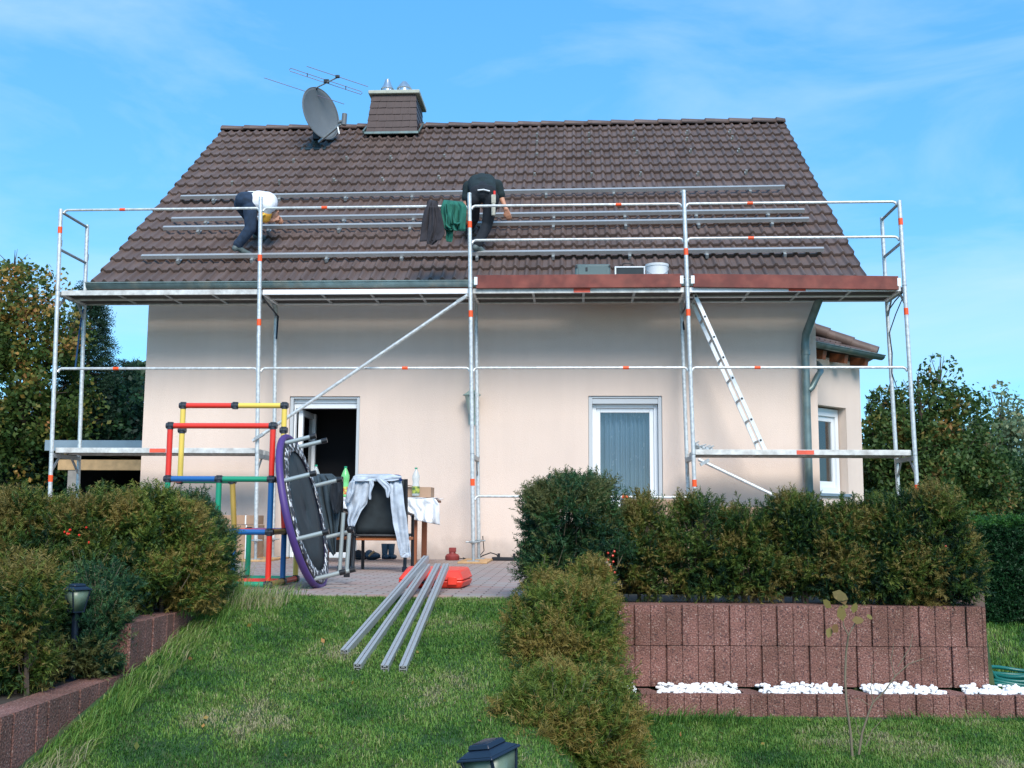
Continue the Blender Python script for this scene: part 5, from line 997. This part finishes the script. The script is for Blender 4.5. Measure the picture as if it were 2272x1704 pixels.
# left bed
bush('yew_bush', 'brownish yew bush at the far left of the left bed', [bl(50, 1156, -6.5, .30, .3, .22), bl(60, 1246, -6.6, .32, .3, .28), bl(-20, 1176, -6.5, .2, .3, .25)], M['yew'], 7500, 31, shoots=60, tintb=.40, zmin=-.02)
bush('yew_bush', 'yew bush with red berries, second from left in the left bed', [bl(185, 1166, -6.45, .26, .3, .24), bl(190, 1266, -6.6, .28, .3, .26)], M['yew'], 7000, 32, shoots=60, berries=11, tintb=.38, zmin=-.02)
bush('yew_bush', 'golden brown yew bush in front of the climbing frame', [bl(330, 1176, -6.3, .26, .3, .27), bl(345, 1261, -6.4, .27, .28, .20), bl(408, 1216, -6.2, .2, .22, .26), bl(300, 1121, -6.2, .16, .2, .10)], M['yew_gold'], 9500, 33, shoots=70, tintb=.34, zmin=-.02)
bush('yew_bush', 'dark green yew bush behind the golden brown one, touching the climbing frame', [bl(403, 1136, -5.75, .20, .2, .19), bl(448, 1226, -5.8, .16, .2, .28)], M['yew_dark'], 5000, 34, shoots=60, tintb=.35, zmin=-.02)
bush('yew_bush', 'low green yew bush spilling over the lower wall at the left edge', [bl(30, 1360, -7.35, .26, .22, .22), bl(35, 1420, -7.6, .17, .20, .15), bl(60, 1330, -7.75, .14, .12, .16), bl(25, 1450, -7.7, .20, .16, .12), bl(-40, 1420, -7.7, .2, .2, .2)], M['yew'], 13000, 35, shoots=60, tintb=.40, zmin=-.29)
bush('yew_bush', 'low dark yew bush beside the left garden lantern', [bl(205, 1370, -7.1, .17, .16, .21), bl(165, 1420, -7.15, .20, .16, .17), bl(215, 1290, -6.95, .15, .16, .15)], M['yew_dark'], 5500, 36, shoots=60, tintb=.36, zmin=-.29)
# leafy trees
def leaves(P, size, tint, asp=1.5):
    n = len(P); a = rdir(n); b = np.cross(a, rdir(n)); b /= np.linalg.norm(b, axis=1, keepdims=True)+1e-9; s = size*rng.uniform(.6, 1.3, n)[:, None]
    q = np.stack([P-a*s*asp/2, P+b*s/2, P+a*s*asp/2, P-b*s/2], 1).reshape(-1, 3); return q, np.arange(4*n).reshape(-1, 4), np.clip(tint, 0, 1)
def tree(name, label, cat, base, H, clumps, m, n, size, seed, tr=.12, tintb=.4, thin=-.1, asp=1.5, ns=1.6, group=None, zt=.0):
    t = thing(name, label, cat, base, group); B = np.array(clumps, float); base = np.array(base, float); vol = B[:, 3]*B[:, 4]*B[:, 5]; k = rng.choice(len(B), n, p=vol/vol.sum()); d = rdir(n); rad = rng.uniform(.2, 1, n)**.5
    P = B[k, :3]+d*B[k, 3:]*rad[:, None]; nz_ = clump_noise(P, ns, seed); P += d*(clump_noise(P, 1.1, seed+4)*B[k, 3]*.5)[:, None]; keep = nz_ > thin; P, nz_ = P[keep], nz_[keep]
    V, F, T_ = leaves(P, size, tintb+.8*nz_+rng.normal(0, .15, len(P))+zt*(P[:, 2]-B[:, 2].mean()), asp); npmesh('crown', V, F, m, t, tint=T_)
    top = np.array([base[0], base[1], base[2]+H*.72]); mb = MB().path([base-(0, 0, .1), base+(0.05, 0, H*.4), top], tr, 8, tr*.15)
    for b_ in B:
        s0 = base+(top-base)*min(.85, max(.2, (b_[2]-base[2]-b_[5]*.5)/H)); mb.path([s0, (s0+b_[:3])/2+(0, 0, .1), b_[:3]+(0, 0, b_[5]*.6)], tr*.35, 6, tr*.06)
        for j in range(6): dd = rdir(1)[0]; dd[2] = abs(dd[2]); mb.path([b_[:3], b_[:3]+dd*b_[3:]*1.02], tr*.1, 4, .004, caps=False)
    mb.build('trunk', M['bark'], t); return t
def cl_(x, y, Y, r, rz=None): p = D(x, y, Y); return (p[0], p[1], p[2], r, r, rz or r)
Ym = 9.
tree('maple_tree', 'maple with orange and green autumn leaves at the far left', 'tree', (D(40, 1000, Ym)[0], Ym, -.1), 6.2, [cl_(30, 640, Ym, .9), cl_(60, 720, Ym, 1.2), cl_(-30, 720, Ym, 1.2), cl_(30, 850, Ym, 1.6), cl_(120, 850, Ym, .9), cl_(90, 930, Ym, 1.2), cl_(30, 580, Ym, .45, .5), cl_(150, 720, Ym-.3, .55), cl_(-20, 980, Ym, 1.4)], M['maple'], 34000, .072, 5, tintb=.36, thin=-.16, zt=.06)
def conifer(name, label, x, ytop, ybase_z, Y, rmax, m, n, seed, H0=None):
    pt = D(x, ytop, Y); base = np.array([pt[0], Y, ybase_z]); H = pt[2]-ybase_z; t = thing(name, label, 'tree', base)
    f = rng.uniform(0, 1, n)**.75; a = rng.uniform(0, 2*math.pi, n); tier = .75+.25*np.sin(f*H*9+2*np.sin(a*3+seed)); r = rmax*f**.8*tier*(rng.uniform(.25, 1, n)**.5)
    P = np.c_[base[0]+r*np.cos(a), base[1]+r*np.sin(a), base[2]+H*(1-f)-.1*r]; Dr = np.c_[np.cos(a), np.sin(a), np.full(n, .05)]+rdir(n)*.3; Dr /= np.linalg.norm(Dr, axis=1, keepdims=True)
    V, F, T_ = needles(P, Dr, np.full(n, .28)*rng.uniform(.6, 1.3, n), 9, .09, .022, rng.uniform(0, 1, n)); npmesh('crown', V, F, m, t, tint=T_)
    mb = MB().path([base-(0, 0, .2), base+(0, 0, H*1.0)], .12, 8, .01)
    for k in range(60): ff = random.random(); aa = random.random()*6.28; rr = rmax*ff**.8; z = base[2]+H*(1-ff); mb.path([(base[0], base[1], z), (base[0]+rr*math.cos(aa), base[1]+rr*math.sin(aa), z-.05)], .02, 4, .005, caps=False)
    mb.build('trunk', M['bark'], t); return t
conifer('spruce_tree', 'dark spruce between the maple and the house', 200, 610, -.1, 10.5, 1.35, M['spruce'], 7500, 1)
conifer('spruce_tree', 'shorter dark conifer close to the left house corner', 268, 780, -.1, 12., 1.3, M['spruce'], 5000, 2)
tree('evergreen_tree', 'broad dark evergreen behind the carport', 'tree', (D(230, 1000, 11.)[0], 11., -.1), 3.3, [cl_(240, 900, 11., 1.0), cl_(190, 960, 11., 1.0), cl_(280, 950, 11., .9), cl_(120, 1000, 10., 1.1), cl_(40, 1020, 10., 1.3)], M['yew_dark'], 15000, .09, 8, tintb=.2, thin=-.4)
tree('pine_tree', 'small pine showing at the left corner of the house', 'tree', (D(305, 1000, 14.)[0], 14., 0), 4.5, [cl_(303, 830, 14., .42, .6), cl_(288, 900, 14., .5)], M['spruce'], 3500, .10, 9, tintb=.6, asp=3, thin=-.2)
Yc = 7.
tree('cherry_tree', 'cherry tree with drooping reddish green leaves right of the bay', 'tree', (D(1990, 1000, Yc)[0], Yc, -.2), 4.6, [cl_(2030, 830, Yc, .38, .55), cl_(2060, 880, Yc, .5), cl_(1990, 890, Yc, .65), cl_(1910, 890, Yc, .45), cl_(2075, 960, Yc, .75), cl_(1960, 980, Yc, .95), cl_(1890, 950, Yc, .55), cl_(2030, 1050, Yc, 1.1), cl_(1930, 1060, Yc, .9), cl_(2090, 1040, Yc, .8)], M['cherry'], 48000, .052, 12, tintb=.40, thin=-.16, asp=1.8, ns=2.5)
tree('birch_tree', 'pale hazy birch behind the cherry tree at the right edge', 'tree', (D(2170, 1000, 17.)[0], 17., 0), 5.5, [cl_(2160, 900, 17., .75, .9), cl_(2165, 970, 17., 1.2), cl_(2210, 960, 17., 1.0), cl_(2120, 960, 17., .8), cl_(2180, 1060, 17., 1.8), cl_(2090, 1060, 17., 1.6)], M['birch'], 17000, .09, 14, tintb=.45, thin=-.25, ns=1.8)
tree('dark_tree', 'low dark leafy tree above the clipped hedge at the right', 'tree', (D(2140, 1060, 9.)[0], 9., 0), 2.6, [cl_(2130, 1060, 9., .9), cl_(2200, 1080, 9., .9), cl_(2050, 1090, 9., .9), cl_(1960, 1100, 9., .9)], M['cherry'], 22000, .055, 16, tintb=.25, thin=-.35)
# clipped thuja hedge at the right
x0h = D(2100, 1200, -2.4)[0]; th_ = thing('clipped_hedge', 'dense dark green clipped hedge at the right edge behind the lawn', 'hedge', (x0h+1.2, -2.0, -.4))
n = 26000; P = np.c_[rng.uniform(x0h+.05, x0h+3.4, n), rng.uniform(-2.6, -1.5, n), rng.uniform(-.42, 1.0, n)]
face = rng.random(n); zt_h = D(2160, 1125, -2.4)[2]; P[:, 2] = rng.uniform(-.42, zt_h, n); P[face < .5, 1] = -2.6+rng.exponential(.05, (face < .5).sum()); P[face > .8, 2] = zt_h-rng.exponential(.05, (face > .8).sum()); edge = (face > .5) & (face < .62); P[edge, 0] = x0h+rng.exponential(.05, edge.sum())
P += rng.normal(0, .02, P.shape); P[:, 2] += .04*clump_noise(P, 3, 5); Dr = rdir(n)*.6+np.array([0, -.5, .6]); Dr /= np.linalg.norm(Dr, axis=1, keepdims=True)
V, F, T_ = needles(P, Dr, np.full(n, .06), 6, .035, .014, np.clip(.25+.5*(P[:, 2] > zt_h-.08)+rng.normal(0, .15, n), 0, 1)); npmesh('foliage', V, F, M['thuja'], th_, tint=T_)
MB().box((x0h+.25, -2.45, -.45), (x0h+3.2, -1.7, zt_h-.15)).build('dark_core', mat('hedge_interior', (.008, .018, .008), .95), th_, smooth=False)  # solid near-black box stands for the shade inside the hedge
# ------------------------------------------------------------------ far tree belts so the horizon is closed
for nm, x0, x1, Y0, h, lab in (('woodland', -60, -8, 45, 4.0, 'distant woods left of the house'), ('woodland', 24, 80, 50, 4.5, 'distant woods right of the house')):
    n = 16000; P = np.c_[rng.uniform(x0, x1, n), rng.uniform(Y0, Y0+6, n), np.zeros(n)]; hh = h*(.7+.5*clump_noise(P, .12, 3)); P[:, 2] = rng.uniform(0, 1, n)**.7*hh
    V, F, T_ = leaves(P, .5, rng.uniform(0, .8, n), 1.3); o = npmesh(nm, V, F, M['birch'], None, org=((x0+x1)/2, Y0, 0), tint=T_); tag(o, lab, 'trees', kind='stuff')
# ------------------------------------------------------------------ grass
def grass(name, label, x0, x1, y0, y1, dens, hgt, mask=None, width=.0035, tb=.4, droop=.5, wind=(0, 0), seed=0):
    n = int((x1-x0)*(y1-y0)*dens); x = rng.uniform(x0, x1, n); y = rng.uniform(y0, y1, n)
    if mask is not None: k = mask(x, y); x, y = x[k], y[k]; n = len(x)
    z = gz(x, y); P = np.c_[x, y, z-.004]; nzv = clump_noise(P, 2.2, seed); nz2 = clump_noise(P, 9, seed+3); a = rng.uniform(0, 2*math.pi, n); lean = rng.uniform(.1, droop, n)+.1*nz2
    h = hgt*rng.uniform(.5, 1.3, n)*(1+.5*nz2); dx = np.cos(a)*lean+wind[0]; dy = np.sin(a)*lean+wind[1]; w = np.c_[-np.sin(a+rng.normal(0, .6, n)), np.cos(a), np.zeros(n)]*width/2
    p1 = P+np.c_[dx*h*.35, dy*h*.35, h*.6]; p2 = P+np.c_[dx*h*1.1, dy*h*1.1, h*(1-.35*lean)]
    V = np.stack([P-w, P+w, p1+w*.8, p1-w*.8, p2], 1).reshape(-1, 3); b = np.arange(n)*5; F = np.concatenate([np.c_[b, b+1, b+2], np.c_[b, b+2, b+3], np.c_[b+3, b+2, b+4]])
    t = np.clip(tb+.58*nzv+.32*nz2+rng.normal(0, .16, n), 0, 1); o = npmesh(name, V, F, M['grassb'], None, org=((x0+x1)/2, (y0+y1)/2, 0), tint=np.concatenate([t, t, t])); tag(o, label, 'grass', kind='stuff'); return o
grass('grass', 'green lawn sloping down from the terrace, centre', 4.06, 6.7, -8.4, -5.17, 19000, .026, None, .0042, .52, 1.0, seed=1)
grass('grass', 'flat green lawn in front of the right block wall', 6.4, 9.9, -7.6, -6.0, 18000, .030, lambda x, y: y < -6.03+.07*(x-6.3), .0042, .50, .9, seed=2)
grass('grass', 'bright lawn beyond the right end of the block wall', 9.06, 13, -5.75, -2.6, 3500, .05, None, .007, .50, .8, seed=3)
grass('tall_grass', 'long uncut grass along the foot of the left block wall', 4.07, 4.28, -8.6, -5.5, 3600, .095, None, .0035, .66, 1.0, (.45, .15), seed=4)
grass('tall_grass', 'pale dry grass tuft at the terrace corner by the climbing frame', 3.85, 4.5, -6.0, -5.25, 2300, .13, None, .0035, .80, .8, (.25, 0), seed=5)
grass('tall_grass', 'tall thin grass stalks between the left hedge and the climbing frame', 3.86, 4.15, -5.9, -5.3, 2600, .30, None, .003, .72, .35, (.0, 0), seed=6)
grass('tall_grass', 'long grass at the foot of the low pebble edging', 6.3, 7.3, -6.2, -6.06, 5200, .085, None, .004, .30, 1.0, (.5, 0), seed=7)
grass('tall_grass', 'long grass at the right foot of the pebble edging', 8.2, 9.6, -6.05, -5.93, 5200, .06, None, .004, .36, 1.0, (-.4, 0), seed=8)
n = 150; x = rng.uniform(4.2, 9.6, n); y = rng.uniform(-8.0, -5.3, n); k = ((x < 6.0) | (y < -6.1)) & ((x > 6.6) | (x < 5.9)); x, y = x[k], y[k]; n = len(x)
P = np.c_[x, y, gz(x, y)+.022]; V, F, T_ = leaves(P, .022, rng.uniform(.3, 1, n), 1.4); o = npmesh('fallen_leaves', V, F, M['maple'], None, org=(6, -7, 0), tint=T_); tag(o, 'small yellow and brown leaves fallen on the lawn', 'leaves', kind='stuff')
# ------------------------------------------------------------------ lanterns
def lantern(c, w_, ztop, zfoot, rot, label):
    t = thing('garden_lantern', label, 'lantern', (c[0], c[1], zfoot), 'garden lanterns'); h = w_; 
    def R4(r, z): return [(c[0]+r*math.cos(rot+math.pi/4+k*math.pi/2)*1.414, c[1]+r*math.sin(rot+math.pi/4+k*math.pi/2)*1.414, z) for k in range(4)]
    def fr_(r0, z0, r1, z1, mb): a, b = R4(r0, z0), R4(r1, z1); mb.add(a+b, [(3, 2, 1, 0), (4, 5, 6, 7)]+[(k, (k+1) % 4, 4+(k+1) % 4, 4+k) for k in range(4)]); return mb
    r = w_/2; mb = MB(); fr_(r, ztop-.30*h, r*.96, ztop-.24*h, mb); fr_(r*.93, ztop-.24*h, r*.55, ztop-.12*h, mb); fr_(r*.6, ztop-.12*h, r*.5, ztop-.02*h, mb); fr_(r*.45, ztop-.02*h, r*.3, ztop, mb)
    mb.build('cap', M['navy'], t, bevel=.004)
    zt_, zb_ = ztop-.31*h, ztop-1.25*h; A_, B_ = R4(r*.82, zt_), R4(r*.5, zb_)
    for k in range(4): MB().tube(A_[k], B_[k], w_*.035, 8).build('frame_bar', M['navy'], t)
    A_, B_ = R4(r*.79, zt_), R4(r*.47, zb_)
    for k in range(4):
        k2 = (k+1) % 4; MB().add([A_[k], A_[k2], B_[k2], B_[k]], [(0, 1, 2, 3)]).build('pane', M['lampglass'], t, solid=.003)
    mb = MB(); fr_(r*.55, zb_-.05*h, r*.55, zb_, mb); mb.build('base_plate', M['navy'], t); MB().lathe((c[0], c[1], zfoot-.02), [(.05, 0), (.05, .02), (.018, .04), (.018, zb_-.05*h-zfoot+.015), ], 12).build('post', M['navy'], t)
    return t
fc = D(1050, 1640, -8.75); zt_ = D(1050, 1602, -8.75)[2]
fz_ = float(gz(fc[0], -8.75)); lf_ = lantern((fc[0]+.24*(zt_-fz_), -8.75), .17, zt_+.015, fz_, -.61, 'dark blue garden lantern at the bottom edge of the lawn'); lf_.rotation_euler = (0, -.24, 0)
lc = D(166, 1290, -7.28); lantern((lc[0], -7.28), .11, D(166, 1260, -7.28)[2], -.29, .9, 'dark blue garden lantern half hidden in the left yew bushes')
# ------------------------------------------------------------------ sapling, hose
sp_ = thing('sapling', 'thin bare sapling with few yellowing leaves on the right lawn', 'sapling', D(1850, 1640, -6.75)); Ys = -6.72
def PS(l): return [D(x, y, Ys+o) for x, y, o in l]
R3 = lambda x, y: ((1600+x/3.292)/KD, (1200+y/3.292)/KD)
def stem(l, r, r2): MB().path([D(*R3(x, y), Ys+.01*((x*7+y) % 5)) for x, y in l], r, 7, r2).build('stem', M['twig'], sp_, ang=80)
stem([(960, 1600), (945, 1400), (915, 1180), (905, 1000), (912, 820), (930, 690)], .0075, .005)
stem([(930, 690), (975, 610), (1000, 570)], .004, .003); stem([(930, 690), (895, 620), (885, 520), (900, 440)], .004, .002)
stem([(1005, 1560), (1030, 1400), (1080, 1250), (1110, 1180), (1200, 1090), (1270, 990), (1370, 900), (1480, 860)], .0068, .002)
stem([(1110, 1180), (1090, 1060)], .003, .002); stem([(1270, 990), (1240, 880), (1260, 750)], .0025, .0015); stem([(1290, 920), (1380, 780), (1400, 680)], .0025, .0015); stem([(1080, 1200), (1020, 1160), (970, 1150)], .002, .001); stem([(1010, 1420), (975, 1290)], .0025, .001)
stem([(1055, 1500), (1100, 1390), (1190, 1290)], .003, .001); stem([(1100, 1060), (1100, 930), (1130, 880)], .002, .001)
LP = [(870, 400, .045), (895, 430, .03), (775, 460, .035), (880, 530, .042), (1000, 580, .035), (975, 490, .03), (1085, 555, .02), (835, 640, .035), (790, 670, .03), (860, 410, .035), (905, 480, .02)]
Vl = []; 
for k, (x, y, s) in enumerate(LP):
    c = D(*R3(x, y), Ys-.02); a = rdir(1)[0]; a[1] *= .3; a /= np.linalg.norm(a); b_ = np.cross(a, (0.2*random.random(), -1, .3*random.random())); b_ /= np.linalg.norm(b_)
    Vl.append([c-a*s, c-a*s*.3+b_*s*.62+(0, .006, 0), c+a*s*.5+b_*s*.45, c+a*s*1.0, c+a*s*.5-b_*s*.45, c-a*s*.3-b_*s*.62+(0, .006, 0)])
Vl = np.array(Vl).reshape(-1, 3); npmesh('leaves', Vl, np.arange(len(Vl)).reshape(-1, 6), M['driedleaf'], sp_, tint=rng.uniform(0, 1, len(LP)))
hz = thing('garden_hose', 'green garden hose coiled beside the right end of the block wall', 'hose', (9.3, -5.3, -.62))
mb = MB()
for k in range(4):
    c0 = D(2190, 1478-k*4, -5.35); pts = [(c0[0]+(.26-.02*k)*math.cos(a)+.02*k, -5.3+.16*math.sin(a), c0[2]+.012*k+.015*math.sin(a*2+k)) for a in np.linspace(0, 2*math.pi, 30)]; mb.path(pts, .012, 8, caps=False)
mb.path([D(2134, 1440, -5.45), D(2150, 1462, -5.4), D(2180, 1480, -5.4)], .012, 8)
mb.build('coils', M['hose'], hz, ang=80)
